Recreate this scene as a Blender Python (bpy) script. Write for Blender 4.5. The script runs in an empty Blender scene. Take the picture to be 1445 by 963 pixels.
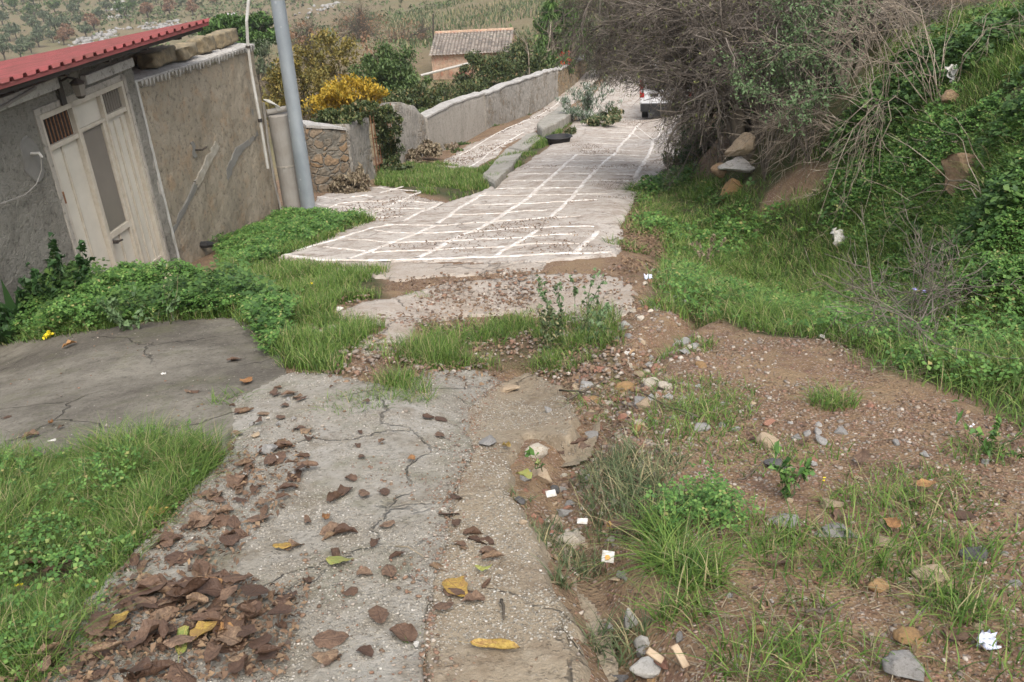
import bpy, math, random
import numpy as np
from mathutils import Vector, Matrix
random.seed(7); RNG = np.random.default_rng(7)
scene = bpy.context.scene
COL = scene.collection
R = math.radians

# ---------------------------------------------------------------- camera, world, sun, exposure
F, CX, CY = 1300.0, 722.5, 481.5
_up = np.array([-170.0, 2520.0, -F]); _up /= np.linalg.norm(_up)
_f = np.array([0, 0, 1.0]); _y = _f - _up * _f.dot(_up); _y /= np.linalg.norm(_y)
_x = np.cross(_y, _up); _x = _x if _x[0] > 0 else -_x
CR = np.array([_x, _y, _up])                       # photo axes (right, up, forward) -> world
cam_d = bpy.data.cameras.new('camera'); cam = bpy.data.objects.new('camera', cam_d); COL.objects.link(cam)
cam_d.sensor_width = 36; cam_d.lens = F / 1445 * 36; cam_d.clip_start = 0.05; cam_d.clip_end = 6000
_r = CR @ np.array([1, 0, 0]); _u = CR @ np.array([0, 1, 0]); _b = CR @ np.array([0, 0, -1])
cam.matrix_world = Matrix(((_r[0], _u[0], _b[0], 0), (_r[1], _u[1], _b[1], 0), (_r[2], _u[2], _b[2], 0), (0, 0, 0, 1)))
scene.camera = cam

world = bpy.data.worlds.new('World'); scene.world = world; world.use_nodes = True
wn = world.node_tree; wn.nodes.clear()
sky = wn.nodes.new('ShaderNodeTexSky'); sky.sky_type = 'NISHITA'; sky.sun_disc = False
SUN_EL, SUN_AZ = R(55), R(165)
sky.sun_elevation = SUN_EL; sky.sun_rotation = SUN_AZ; sky.air_density = 1.0; sky.dust_density = 5.0; sky.ozone_density = 1.0
whsv = wn.nodes.new('ShaderNodeHueSaturation'); whsv.inputs['Saturation'].default_value = 0.5
bg = wn.nodes.new('ShaderNodeBackground'); bg.inputs[1].default_value = 0.15
wo = wn.nodes.new('ShaderNodeOutputWorld')
wn.links.new(sky.outputs[0], whsv.inputs['Color']); wn.links.new(whsv.outputs[0], bg.inputs[0]); wn.links.new(bg.outputs[0], wo.inputs[0])
sd = bpy.data.lights.new('sun', 'SUN'); sun = bpy.data.objects.new('sun', sd); COL.objects.link(sun)
sd.energy = 1.1; sd.angle = R(40); sd.color = (1.0, 0.96, 0.89)
_sd = Vector((math.cos(SUN_EL) * math.sin(SUN_AZ), math.cos(SUN_EL) * math.cos(SUN_AZ), math.sin(SUN_EL)))
sun.rotation_euler = _sd.to_track_quat('Z', 'Y').to_euler(); sun.location = (0, 0, 30)
vs = scene.view_settings; vs.view_transform = 'Standard'; vs.look = 'None'; vs.exposure = 0.9; vs.gamma = 1.0; vs.use_curve_mapping = False
scene.cycles.max_bounces = 6; scene.cycles.diffuse_bounces = 3; scene.cycles.glossy_bounces = 2; scene.cycles.transmission_bounces = 4
scene.cycles.volume_bounces = 0; scene.cycles.use_denoising = True

# ---------------------------------------------------------------- photo geometry, terrain height
def ray(px, py):
    px = np.asarray(px, float); py = np.asarray(py, float)
    c = np.stack([px - CX, -(py - CY), np.full(px.shape, F)], -1)
    return c @ CR.T
def G(y):
    return np.interp(y, [-400, -20, 0, 14, 33, 42, 60, 120, 200, 300, 500, 900, 2500], [80, 3.5, -1.6, -4.75, -8.3, -9.4, -11.8, -21, -32, -33, -20, 10, 90])
def solveG(px, py):
    w = ray(px, py); t = 0.2
    d = np.hypot(w[0], w[1]); lo, hi = 0.5, 400.0
    for k in range(60):
        m = (lo + hi) / 2
        if w[2] * m / d > G(w[1] * m / d): lo = m
        else: hi = m
    return lo
CTRL_P = [(722,963),(300,963),(0,963),(1100,963),(1445,963),(0,780),(0,655),(330,640),(330,470),(200,480),(600,700),(900,700),(1200,700),(1445,680),
  (600,560),(860,560),(1050,560),(1445,585),(560,450),(880,440),(760,385),(590,372),(400,365),(930,400),(1150,480),(1300,545),(640,310),(780,300),(880,300),
  (560,280),(690,268),(760,235),(880,225),(960,190),(930,170),(480,290),(870,180),(500,265),(905,200),(905,235),(870,250),(938,212),(930,240),(900,150),(950,165),(840,200)]
CTRL_D = [(120,392,10.1),(240,385,11.4),(397,300,14.5),(437,305,14.6),(0,490,8.93),
  (590,215,25.1),(700,175,32),(790,135,42),(860,130,42),(540,240,21.5),(660,225,24.5),
  # right bank
  (960,250,17.5),(1000,290,13.0),(1100,300,11.4),(1200,330,9.6),(1300,370,8.0),(1445,430,6.3),
  (1080,240,12.4),(1180,240,10.9),(1300,260,9.0),(1445,300,7.0),(1150,170,12.2),(1300,170,10.2),(1445,170,8.2),
  (1250,90,12.5),(1400,70,11),(1445,25,13),(1300,25,15),(1040,170,15.5),(1080,110,16),(1000,90,24),(1150,30,20),
  # far field seen over the wall
  (612,110,55),(720,95,58),(560,60,110),(700,20,130),(800,10,120),(620,0,190),(450,60,150),(450,0,260),(850,60,80),
  (380,100,70),(400,160,60),(300,60,130),(300,0,300),(200,60,180),(100,100,170),(100,50,240),(100,0,340),(0,60,230),(0,0,340),(0,90,150),(1000,20,60)]
CTRL_W = [(-9,9,-5.3),(-9,15,-6.6),(-7,20,-7.5),(-12,5,-4.5),(-6,3,-2.6),(14,6,-1.2),(14,12,-1.2),(16,20,-2.0),(8,2.5,-1.9),(-14,30,-12),(-6,33,-10.2),(-9,27,-9.6),(-5.5,21,-6.3),(-4,22,-6.1),(-2,45,-11.5),(12,40,-8),(20,60,-10)]
PTS = []
for px, py in CTRL_P:
    d = solveG(px, py); w = ray(px, py); PTS.append(tuple(w * d / np.hypot(w[0], w[1])))
for px, py, d in CTRL_D:
    w = ray(px, py); PTS.append(tuple(w * d / np.hypot(w[0], w[1])))
PTS += CTRL_W + [(0, 0, -1.6), (0, -5, -0.6)]
PTS = np.array(PTS)
def uv_(x, y):
    d = np.clip(np.hypot(x, y), 1.0, 900.0); th = np.arctan2(x, np.maximum(y, 0.05 * np.abs(x) + 0.3))
    return np.stack([np.clip(th, -0.95, 0.95) * 4.0, np.log(d) * 1.6], -1)
def _k(r2): return 0.5 * r2 * np.log(r2 + 1e-12)
_U = uv_(PTS[:, 0], PTS[:, 1]); _n = len(_U)
_A = _k(((_U[:, None] - _U[None]) ** 2).sum(-1)) + np.eye(_n) * 0.01
_P = np.concatenate([np.ones((_n, 1)), _U], 1)
_M = np.block([[_A, _P], [_P.T, np.zeros((3, 3))]])
# residuals are stored relative to distance, so the far field stays well scaled
_D = np.clip(np.hypot(PTS[:, 0], PTS[:, 1]), 1.0, 900)
_W = np.linalg.solve(_M, np.concatenate([(PTS[:, 2] - G(PTS[:, 1])) / _D, np.zeros(3)]))
def H(x, y):
    x = np.asarray(x, float); y = np.asarray(y, float); sh = x.shape; x = x.ravel(); y = y.ravel(); out = np.empty(x.size)
    for i in range(0, x.size, 60000):
        u = uv_(x[i:i+60000], y[i:i+60000]); r2 = ((u[:, None] - _U[None]) ** 2).sum(-1)
        d = np.clip(np.hypot(x[i:i+60000], y[i:i+60000]), 1.0, 900)
        out[i:i+60000] = (_k(r2) @ _W[:_n] + _W[_n] + u @ _W[_n+1:]) * d
    far = np.clip((np.hypot(x, y) - 500) / 400, 0, 1)
    out = out * (1 - far)
    behind = np.clip(-y / 6, 0, 1)
    return (G(y) + out * (1 - behind)).reshape(sh)
def at(px, py):
    """the point of the terrain seen at a photo pixel"""
    w = ray(px, py).reshape(-1, 3); h = np.hypot(w[:, 0], w[:, 1]); ds = np.exp(np.linspace(np.log(1.0), np.log(900), 420))
    X = w[:, 0:1] / h[:, None] * ds; Y = w[:, 1:2] / h[:, None] * ds; Z = w[:, 2:3] / h[:, None] * ds
    below = Z < H(X, Y); i = np.where(below.any(1), below.argmax(1), 300); i = np.maximum(i, 1)
    lo, hi = ds[i - 1], ds[i]
    for k in range(14):
        m = (lo + hi) / 2; b = w[:, 2] / h * m < H(w[:, 0] / h * m, w[:, 1] / h * m)
        hi = np.where(b, m, hi); lo = np.where(b, lo, m)
    p = w * (hi / h)[:, None]
    return p if np.ndim(px) else p[0]
def atd(px, py, d):
    w = ray(px, py); return w * d / np.hypot(w[0], w[1])
def proj(p):
    c = np.asarray(p) @ CR; return CX + F * c[..., 0] / c[..., 2], CY - F * c[..., 1] / c[..., 2]

# ---------------------------------------------------------------- noise and mesh helpers
def vnoise(x, y, s, seed=0):
    x = x / s; y = y / s; xi = np.floor(x).astype(np.int64); yi = np.floor(y).astype(np.int64); fx = x - xi; fy = y - yi
    fx = fx * fx * (3 - 2 * fx); fy = fy * fy * (3 - 2 * fy)
    def h(a, b):
        v = (a * 374761393 + b * 668265263 + seed * 1442695041) & 0xffffffff
        v = ((v ^ (v >> 13)) * 1274126177) & 0xffffffff; v = (v ^ (v >> 16)) & 0xffff
        return v / 32767.5 - 1.0
    return (h(xi, yi) * (1 - fx) + h(xi + 1, yi) * fx) * (1 - fy) + (h(xi, yi + 1) * (1 - fx) + h(xi + 1, yi + 1) * fx) * fy
def fbm(x, y, s, o=4, seed=0):
    r = 0; a = 1; t = 0
    for k in range(o):
        r = r + a * vnoise(x, y, s, seed + k * 17); t += a; a *= 0.55; s *= 0.5
    return r / t
def sdf(x, y, poly):
    """signed distance to a polygon, positive inside"""
    P = np.asarray(poly, float)[:, :2]; m = (x > P[:, 0].min() - 1) & (x < P[:, 0].max() + 1) & (y > P[:, 1].min() - 1) & (y < P[:, 1].max() + 1)
    out = np.full(x.shape, -1.0); X = x[m]; Y = y[m]
    d = np.full(X.shape, 1e9); ins = np.zeros(X.shape, bool)
    for i in range(len(P)):
        a = P[i]; b = P[(i + 1) % len(P)]; e = b - a; L = max(e @ e, 1e-9)
        t = np.clip(((X - a[0]) * e[0] + (Y - a[1]) * e[1]) / L, 0, 1)
        d = np.minimum(d, np.hypot(X - a[0] - t * e[0], Y - a[1] - t * e[1]))
        c = ((a[1] > Y) != (b[1] > Y)) & (X < (b[0] - a[0]) * (Y - a[1]) / (b[1] - a[1] + 1e-12) + a[0]); ins ^= c
    out[m] = np.where(ins, d, -d); return out
def wpoly(pts, n=5):
    """photo polygon -> world polygon on the terrain, edges subdivided"""
    q = []
    for i in range(len(pts)):
        a = np.array(pts[i], float); b = np.array(pts[(i + 1) % len(pts)], float)
        for k in range(n): q.append(a + (b - a) * k / n)
    q = np.array(q); return at(q[:, 0], q[:, 1])[:, :2]
def sstep(v): v = np.clip(v, 0, 1); return v * v * (3 - 2 * v)
def props(o, label=None, cat=None, group=None, kind=None):
    if label: o['label'] = label
    if cat: o['category'] = cat
    if group: o['group'] = group
    if kind: o['kind'] = kind
    return o
def link_mesh(name, me, m, parent=None, smooth=True):
    if smooth: me.polygons.foreach_set('use_smooth', np.ones(len(me.polygons), bool))
    if m is not None: me.materials.append(m)
    o = bpy.data.objects.new(name, me); COL.objects.link(o)
    if parent is not None: o.parent = parent
    return o
def npmesh(name, V, T, m=None, parent=None, smooth=False, origin=(0, 0, 0)):
    """fast mesh from a vertex array and an (n,3) or (n,4) face array"""
    V = np.asarray(V, np.float32) - np.asarray(origin, np.float32); T = np.asarray(T, np.int32); k = T.shape[1]
    me = bpy.data.meshes.new(name); me.vertices.add(len(V)); me.vertices.foreach_set('co', V.ravel())
    me.loops.add(T.size); me.loops.foreach_set('vertex_index', T.ravel()); me.polygons.add(len(T))
    me.polygons.foreach_set('loop_start', np.arange(0, T.size, k, dtype=np.int32)); me.polygons.foreach_set('loop_total', np.full(len(T), k, np.int32))
    me.update(calc_edges=True)
    o = link_mesh(name, me, m, parent, smooth)
    if parent is None: o.location = origin
    return o
def empty(name, loc, label=None, cat=None, group=None, rz=0):
    o = bpy.data.objects.new(name, None); COL.objects.link(o); o.location = loc; o.rotation_euler = (0, 0, rz); o.empty_display_size = 0.2
    return props(o, label, cat, group)
class MB:
    """collects boxes, prisms and tubes; build() links them as one mesh; vertices in world space, moved to the thing's base"""
    def __init__(s): s.v = []; s.f = []
    def add(s, V, Fc):
        b = len(s.v); s.v += [tuple(map(float, p)) for p in V]; s.f += [tuple(b + i for i in f) for f in Fc]; return s
    def hexa(s, c):  # 8 corners: bottom 4 ccw, top 4 ccw
        return s.add(c, [(0, 3, 2, 1), (4, 5, 6, 7), (0, 1, 5, 4), (1, 2, 6, 5), (2, 3, 7, 6), (3, 0, 4, 7)])
    def tube(s, pts, r, k=8, cap=True):
        pts = [Vector(p) for p in pts]; rr = r if hasattr(r, '__len__') else [r] * len(pts); V = []; Fc = []
        for i, p in enumerate(pts):
            t = (pts[min(i + 1, len(pts) - 1)] - pts[max(i - 1, 0)]).normalized(); u = t.cross(Vector((0, 0, 1)))
            if u.length < 0.05: u = t.cross(Vector((0, 1, 0)))
            u.normalize(); w = t.cross(u)
            V += [p + (u * math.cos(2 * math.pi * j / k) + w * math.sin(2 * math.pi * j / k)) * rr[i] for j in range(k)]
        for i in range(len(pts) - 1):
            for j in range(k): Fc.append((i * k + j, i * k + (j + 1) % k, (i + 1) * k + (j + 1) % k, (i + 1) * k + j))
        if cap: Fc += [tuple(range(k))[::-1], tuple((len(pts) - 1) * k + j for j in range(k))]
        return s.add(V, Fc)
    def build(s, name, m, parent=None, smooth=False, origin=None, bevel=0, sub=0):
        o0 = Vector(origin) if origin is not None else Vector((0, 0, 0))
        me = bpy.data.meshes.new(name)
        inv = parent_matrix(parent).inverted() if parent is not None else Matrix.Translation(-o0)
        me.from_pydata([inv @ Vector(p) for p in s.v], [], s.f); me.validate(); me.update()
        o = link_mesh(name, me, m, parent, smooth)
        if parent is None: o.location = o0
        if bevel:
            b = o.modifiers.new('bevel', 'BEVEL'); b.width = bevel; b.segments = 2; b.limit_method = 'ANGLE'
        return o
def parent_matrix(p):
    m = Matrix.Translation(p.location) @ p.rotation_euler.to_matrix().to_4x4()
    return parent_matrix(p.parent) @ m if p.parent is not None else m

# ---------------------------------------------------------------- materials
class NT:
    def __init__(s, name):
        s.m = bpy.data.materials.new(name); s.m.use_nodes = True; s.t = s.m.node_tree; s.b = s.t.nodes['Principled BSDF']; s.b.inputs['Roughness'].default_value = 0.9
        s.b.inputs['Specular IOR Level'].default_value = 0.25; s._co = None
    def n(s, typ, **k):
        q = s.t.nodes.new('ShaderNode' + typ)
        for a, v in k.items(): setattr(q, a, v)
        return q
    def put(s, sock, v):
        if isinstance(v, bpy.types.NodeSocket): s.t.links.new(v, sock)
        elif isinstance(v, (tuple, list)) and len(v) == 3 and sock.type == 'RGBA': sock.default_value = (*v, 1)
        else: sock.default_value = v
    def co(s, scale=None):
        if s._co is None: s._co = s.n('TexCoord').outputs['Object']
        if scale is None: return s._co
        mp = s.n('Mapping'); s.put(mp.inputs[0], s._co); mp.inputs['Scale'].default_value = scale; return mp.outputs[0]
    def noise(s, scale, detail=4, rough=0.6, dist=0, co=None):
        q = s.n('TexNoise'); s.put(q.inputs['Vector'], co or s.co()); q.inputs['Scale'].default_value = scale; q.inputs['Detail'].default_value = detail
        q.inputs['Roughness'].default_value = rough; q.inputs['Distortion'].default_value = dist; return q.outputs['Fac']
    def vor(s, scale, out='Distance', feature='F1', co=None):
        q = s.n('TexVoronoi', feature=feature); s.put(q.inputs['Vector'], co or s.co()); q.inputs['Scale'].default_value = scale; return q.outputs[out]
    def ramp(s, f, stops):
        q = s.n('ValToRGB'); s.put(q.inputs[0], f); e = q.color_ramp.elements
        while len(e) > 1: e.remove(e[-1])
        e[0].position = stops[0][0]; c = stops[0][1]; e[0].color = (*c, 1) if hasattr(c, '__len__') else (c, c, c, 1)
        for p, c in stops[1:]:
            x = e.new(p); x.color = (*c, 1) if hasattr(c, '__len__') else (c, c, c, 1)
        return q.outputs[0]
    def mix(s, f, a, b, mode='MIX'):
        q = s.n('Mix', data_type='RGBA', blend_type=mode); s.put(q.inputs[0], f); s.put(q.inputs[6], a); s.put(q.inputs[7], b); return q.outputs[2]
    def math(s, op, a, b=0.5):
        q = s.n('Math', operation=op); s.put(q.inputs[0], a); s.put(q.inputs[1], b); return q.outputs[0]
    def attr(s, name): return s.n('Attribute', attribute_name=name).outputs['Fac']
    def rnd(s): return s.n('NewGeometry').outputs['Random Per Island']
    def orand(s): return s.n('ObjectInfo').outputs['Random']
    def bump(s, h, dist=0.01, strength=1.0, prev=None):
        q = s.n('Bump'); s.put(q.inputs['Height'], h); q.inputs['Distance'].default_value = dist; q.inputs['Strength'].default_value = strength
        if prev is not None: s.put(q.inputs['Normal'], prev)
        return q.outputs[0]
    def done(s, col, rough=None, normal=None, metal=None):
        s.put(s.b.inputs['Base Color'], col)
        if rough is not None: s.put(s.b.inputs['Roughness'], rough)
        if normal is not None: s.put(s.b.inputs['Normal'], normal)
        if metal is not None: s.put(s.b.inputs['Metallic'], metal)
        return s.m
M = {}
def simple(name, c1, c2=None, scale=8, rough=0.85, bump=0.0, bscale=30, metal=0):
    k = NT(name); col = k.mix(k.ramp(k.noise(scale, 5), [(0.35, 0.0), (0.65, 1.0)]), c1, c2 or tuple(x * 0.75 for x in c1))
    M[name] = k.done(col, rough, k.bump(k.noise(bscale, 5), bump) if bump else None, metal); return M[name]

def m_soil():
    k = NT('soil')
    a = k.noise(1.3, 5, 0.65); b = k.noise(9, 6, 0.7); c = k.noise(60, 4, 0.7); v = k.vor(55, 'Color'); vd = k.vor(55)
    v2 = k.vor(140, 'Color')
    soil = k.mix(k.ramp(a, [(0.35, 0), (0.62, 1)]), (0.165, 0.105, 0.062), (0.25, 0.165, 0.092))
    soil = k.mix(k.ramp(b, [(0.42, 0), (0.62, 0.8)]), soil, (0.14, 0.082, 0.058))
    soil = k.mix(k.ramp(c, [(0.5, 0), (0.75, 0.6)]), soil, (0.30, 0.21, 0.13))
    soil = k.mix(k.ramp(c, [(0.25, 0.7), (0.42, 0.0)]), soil, (0.07, 0.048, 0.035))
    sv = k.n('SeparateColor'); k.put(sv.inputs[0], v)
    soil = k.mix(k.math('MULTIPLY', k.ramp(sv.outputs[0], [(0.70, 0), (0.74, 1)]), k.ramp(vd, [(0.3, 1), (0.45, 0)])), soil, k.mix(sv.outputs[1], (0.42, 0.35, 0.28), (0.30, 0.13, 0.09)))
    sv2 = k.n('SeparateColor'); k.put(sv2.inputs[0], v2)
    soil = k.mix(k.ramp(sv2.outputs[0], [(0.90, 0), (0.92, 0.8)]), soil, (0.32, 0.27, 0.22)); soil = k.mix(k.ramp(k.noise(2.6, 5, 0.65), [(0.50, 0), (0.62, 0.85)]), soil, (0.255, 0.18, 0.105))
    green = k.mix(k.ramp(b, [(0.4, 0), (0.6, 1)]), (0.045, 0.060, 0.022), (0.085, 0.072, 0.035))
    col = k.mix(k.attr('grassy'), soil, green)
    silt = k.mix(k.ramp(k.noise(14, 3), [(0.4, 0), (0.6, 1)]), (0.24, 0.17, 0.105), (0.19, 0.13, 0.082))
    col = k.mix(k.attr('silt'), col, silt)
    f1 = k.noise(0.03, 6, 0.6, 0.4); f2 = k.noise(0.22, 6, 0.7); f3 = k.noise(1.1, 4, 0.7)
    hill = k.mix(k.ramp(f1, [(0.45, 0), (0.60, 1)]), (0.085, 0.125, 0.042), (0.13, 0.12, 0.062))
    hill = k.mix(k.ramp(f2, [(0.45, 0), (0.66, 0.8)]), hill, (0.115, 0.10, 0.055))
    hill = k.mix(k.ramp(f3, [(0.52, 0), (0.74, 0.55)]), hill, (0.055, 0.07, 0.03))
    hill = k.mix(k.ramp(f2, [(0.28, 0.7), (0.38, 0.0)]), hill, (0.15, 0.14, 0.09))
    col = k.mix(k.attr('hill'), col, hill)
    h = k.math('ADD', k.math('MULTIPLY', b, 1.5), c)
    h = k.math('ADD', h, k.math('MULTIPLY', k.ramp(vd, [(0.0, 1), (0.5, 0)]), 0.8))
    M['soil'] = k.done(col, 0.95, k.bump(h, 0.012))
m_soil()
def concrete(name, base, base2, dark, speck=(0.42, 0.39, 0.33), peb=48, dirt=0.5, green=0.0, pebcov=0.6):
    k = NT(name)
    a = k.noise(0.9, 6, 0.65, 0.5); b = k.noise(5, 6, 0.7); c = k.noise(38, 5, 0.75)
    col = k.mix(k.ramp(a, [(0.38, 0), (0.6, 1)]), base, base2)
    col = k.mix(k.ramp(b, [(0.47, 0), (0.66, dirt)]), col, dark)
    col = k.mix(k.ramp(c, [(0.30, 0.75), (0.46, 0)]), col, tuple(x * 0.42 for x in dark))
    col = k.mix(k.ramp(c, [(0.56, 0), (0.72, 0.55)]), col, speck)
    v = k.vor(peb, 'Color'); vd = k.vor(peb); sv = k.n('SeparateColor'); k.put(sv.inputs[0], v)
    worn = k.ramp(k.noise(2.3, 4), [(0.4, 0.15), (0.6, 1)])
    pm = k.math('MULTIPLY', k.math('MULTIPLY', k.ramp(sv.outputs[0], [(1 - pebcov - 0.02, 0), (1 - pebcov, 1)]), k.ramp(vd, [(0.28, 1), (0.42, 0)])), worn)
    col = k.mix(k.math('MULTIPLY', pm, 0.75), col, k.mix(sv.outputs[1], speck, tuple(x * 0.8 for x in base)))
    cx = k.n('VectorMath', operation='ADD'); cn = k.n('TexNoise'); k.put(cn.inputs['Vector'], k.co()); cn.inputs['Scale'].default_value = 2.2; cn.inputs['Detail'].default_value = 5; cs = k.n('VectorMath', operation='SCALE'); k.put(cs.inputs[0], cn.outputs['Color']); cs.inputs['Scale'].default_value = 0.55; k.put(cx.inputs[0], k.co()); k.put(cx.inputs[1], cs.outputs[0])
    ed = k.vor(0.75, 'Distance', 'DISTANCE_TO_EDGE', cx.outputs[0]); crack = k.math('MULTIPLY', k.ramp(ed, [(0.0, 1), (0.003, 0.7), (0.008, 0)]), k.ramp(k.noise(1.1, 3), [(0.42, 0), (0.52, 1)])); col = k.mix(k.math('MULTIPLY', crack, 0.3), col, (0.05, 0.042, 0.032))
    if green: col = k.mix(k.ramp(k.noise(3.1, 5, 0.7), [(0.52, 0), (0.66, green)]), col, (0.11, 0.115, 0.05))
    h = k.math('ADD', k.math('MULTIPLY', c, 0.8), k.math('MULTIPLY', pm, 0.6)); h = k.math('ADD', h, b); h = k.math('ADD', h, k.math('MULTIPLY', crack, -1.5))
    M[name] = k.done(col, 0.9, k.bump(h, 0.014)); return k
concrete('grey_concrete', (0.265, 0.242, 0.198), (0.335, 0.315, 0.275), (0.17, 0.14, 0.098), green=0.35, pebcov=0.5, dirt=0.8, speck=(0.47, 0.44, 0.38), peb=62)
concrete('sandy_concrete', (0.275, 0.22, 0.15), (0.31, 0.262, 0.19), (0.19, 0.142, 0.095), pebcov=0.6, dirt=0.8, speck=(0.46, 0.41, 0.33), peb=62)
concrete('dark_concrete', (0.11, 0.097, 0.077), (0.225, 0.205, 0.165), (0.075, 0.064, 0.05), speck=(0.26, 0.24, 0.21), green=0.3, pebcov=0.2)
concrete('pale_concrete', (0.44, 0.39, 0.335), (0.36, 0.30, 0.24), (0.24, 0.18, 0.13), speck=(0.5, 0.46, 0.42), pebcov=0.25)
concrete('pebble_road', (0.39, 0.34, 0.29), (0.50, 0.455, 0.405), (0.19, 0.135, 0.095), speck=(0.56, 0.52, 0.47), peb=26, dirt=0.75, pebcov=0.7)
concrete('kerb_concrete', (0.30, 0.28, 0.24), (0.36, 0.34, 0.30), (0.18, 0.16, 0.12), green=0.3, pebcov=0.2)
def m_strip():
    k = NT('white_strip'); c = k.noise(9, 6, 0.75); col = k.mix(k.ramp(c, [(0.38, 0), (0.54, 0.95)]), (0.80, 0.78, 0.75), (0.50, 0.44, 0.38))
    M['strip'] = k.done(col, 0.85, k.bump(c, 0.004))
m_strip()

# ---------------------------------------------------------------- terrain grid
ds = [0.0, 0.35, 0.7]; d = 0.95
while d < 60: ds.append(d); d *= 1.0095
while d < 3000: ds.append(d); d *= 1.035
ds = np.array(ds)
az = np.concatenate([np.linspace(-44, 44, 620), np.linspace(46, 314, 56)]); az = np.radians(az)
DD, AZ = np.meshgrid(ds, az, indexing='ij'); GX = DD * np.sin(AZ); GY = DD * np.cos(AZ)
HS = H(GX, GY)
GULLY = at([1000, 905, 868, 850, 800, 790, 815, 838, 850, 870, 905], [440, 500, 545, 590, 650, 700, 745, 800, 850, 900, 963])[:, :2]
def line_dist(x, y, P):
    d = np.full(x.shape, 1e9)
    for a, b in zip(P[:-1], P[1:]):
        e = b - a; t = np.clip(((x - a[0]) * e[0] + (y - a[1]) * e[1]) / (e @ e), 0, 1); d = np.minimum(d, np.hypot(x - a[0] - t * e[0], y - a[1] - t * e[1]))
    return d
def gully(x, y):
    d = line_dist(x, y, GULLY); w = 0.13 + 0.04 * vnoise(x, y, 0.7, 3)
    return -0.13 * np.exp(-(d / w) ** 2)
def rough(x, y):
    dd = np.hypot(x, y); a = np.clip(dd / 8, 0.5, 1)
    return 0.012 * fbm(x, y, 0.5, 5, 11) * a + 0.03 * fbm(x, y, 2.2, 2, 5) + 0.5 * fbm(x, y, 14, 3, 8) * np.clip((dd - 45) / 60, 0, 1)
def Hg(x, y):
    x = np.asarray(x, float); y = np.asarray(y, float); return H(x, y) + rough(x, y) + gully(x, y)
# photo outlines of the paved pieces and of the planted zones
P_PATH = wpoly([(40,975),(120,860),(215,760),(300,668),(330,640),(322,575),(385,530),(470,532),(560,552),(600,527),(672,527),(715,543),(668,575),(668,640),(642,720),(628,800),(608,870),(606,990),(300,1000)])
P_SAND = wpoly([(600,995),(602,870),(622,800),(635,720),(662,640),(660,580),(706,545),(745,530),(790,548),(815,590),(800,622),(745,622),(722,660),(715,700),(745,745),(765,800),(800,870),(818,930),(826,995)])
P_APRON = wpoly([(-60,500),(0,488),(110,472),(230,455),(330,452),(400,480),(410,530),(330,572),(322,640),(240,628),(140,655),(50,668),(-60,668)])
P_MID1 = wpoly([(470,445),(520,425),(600,408),(640,400),(700,395),(760,388),(880,392),(890,405),(868,440),(850,455),(780,447),(720,441),(640,455),(600,462),(562,498),(515,520),(500,492),(540,465),(480,458)])
P_MID2 = wpoly([(560,400),(420,372),(400,366),(520,372),(600,374),(700,374),(770,372),(770,388),(700,392),(620,394)])
P_ROAD = wpoly([(398,366),(450,342),(520,318),(600,300),(640,283),(690,268),(735,235),(780,206),(812,170),(838,135),(860,105),(905,100),(1000,150),(985,195),(945,236),(915,262),(876,320),(884,345),(868,362),(760,374),(590,374),(480,372)], 3)
P_LOW = wpoly([(380,330),(440,300),(452,276),(540,263),(628,288),(600,300),(540,318),(440,330)])
P_BRANCH = wpoly([(640,240),(612,236),(660,206),(720,182),(768,152),(800,122),(838,95),(850,105),(818,140),(790,160),(752,190),(712,206),(700,222),(668,240)], 3)
P_DIRTR = wpoly([(870,345),(905,262),(935,250),(965,285),(935,330),(945,380),(880,395)])
Z_G1 = wpoly([(-80,655),(60,662),(210,640),(290,640),(318,655),(270,700),(220,770),(150,850),(120,900),(60,990),(-80,990)])
Z_DOOR = wpoly([(-10,492),(30,455),(110,415),(240,402),(310,405),(312,378),(330,350),(400,318),(440,308),(530,314),(455,345),(400,366),(450,375),(545,382),(540,418),(470,432),(470,452),(545,462),(505,495),(475,532),(400,524),(370,480),(330,452),(200,462),(80,482)])
Z_MID = wpoly([(500,590),(470,570),(540,535),(560,500),(600,480),(660,478),(700,445),(800,460),(870,440),(880,520),(800,530),(740,522),(690,522),(600,528),(612,572),(560,580)])
Z_RIGHT = wpoly([(905,270),(965,240),(1010,275),(1080,295),(1445,160),(1600,100),(2100,60),(2100,700),(1445,600),(1380,560),(1240,520),(1180,480),(1060,468),(930,425),(945,370),(935,335),(890,330)], 3)
Z_ISLAND = wpoly([(535,240),(600,228),(668,240),(718,222),(790,170),(800,160),(812,172),(770,208),(735,235),(700,262),(640,284),(600,275),(530,262)])
Z_BANK = wpoly([(900,268),(1000,250),(1040,200),(1000,120),(1060,60),(1200,20),(1500,-15),(1700,20),(2200,20),(2200,300),(1445,330),(1100,330),(965,285)], 3)
S_SILT = wpoly([(780,770),(840,765),(855,800),(850,850),(800,860),(785,820)])
dist = np.hypot(GX, GY)
near = dist < 120
def zone(poly, soft, ns=0.5, na=0.12): return sstep((sdf(GX, GY, poly) + na * fbm(GX, GY, ns, 3, 21)) / soft + 0.5)
grassy = np.maximum.reduce([zone(Z_G1, .15), zone(Z_DOOR, .2), zone(Z_MID, .2) * 0.6, zone(Z_RIGHT, .35), zone(Z_ISLAND, .4), zone(Z_BANK, .6)])
P_EXPO = wpoly([(1068,302),(1082,270),(1115,245),(1150,228),(1180,235),(1172,262),(1140,285),(1105,300)]); grassy = np.clip(grassy, 0, 1) * (1 - zone(P_EXPO, .15))
hill = sstep((dist - 30) / 25) * (1 - sstep((sdf(GX, GY, P_ROAD) + 2) / 2))
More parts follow.
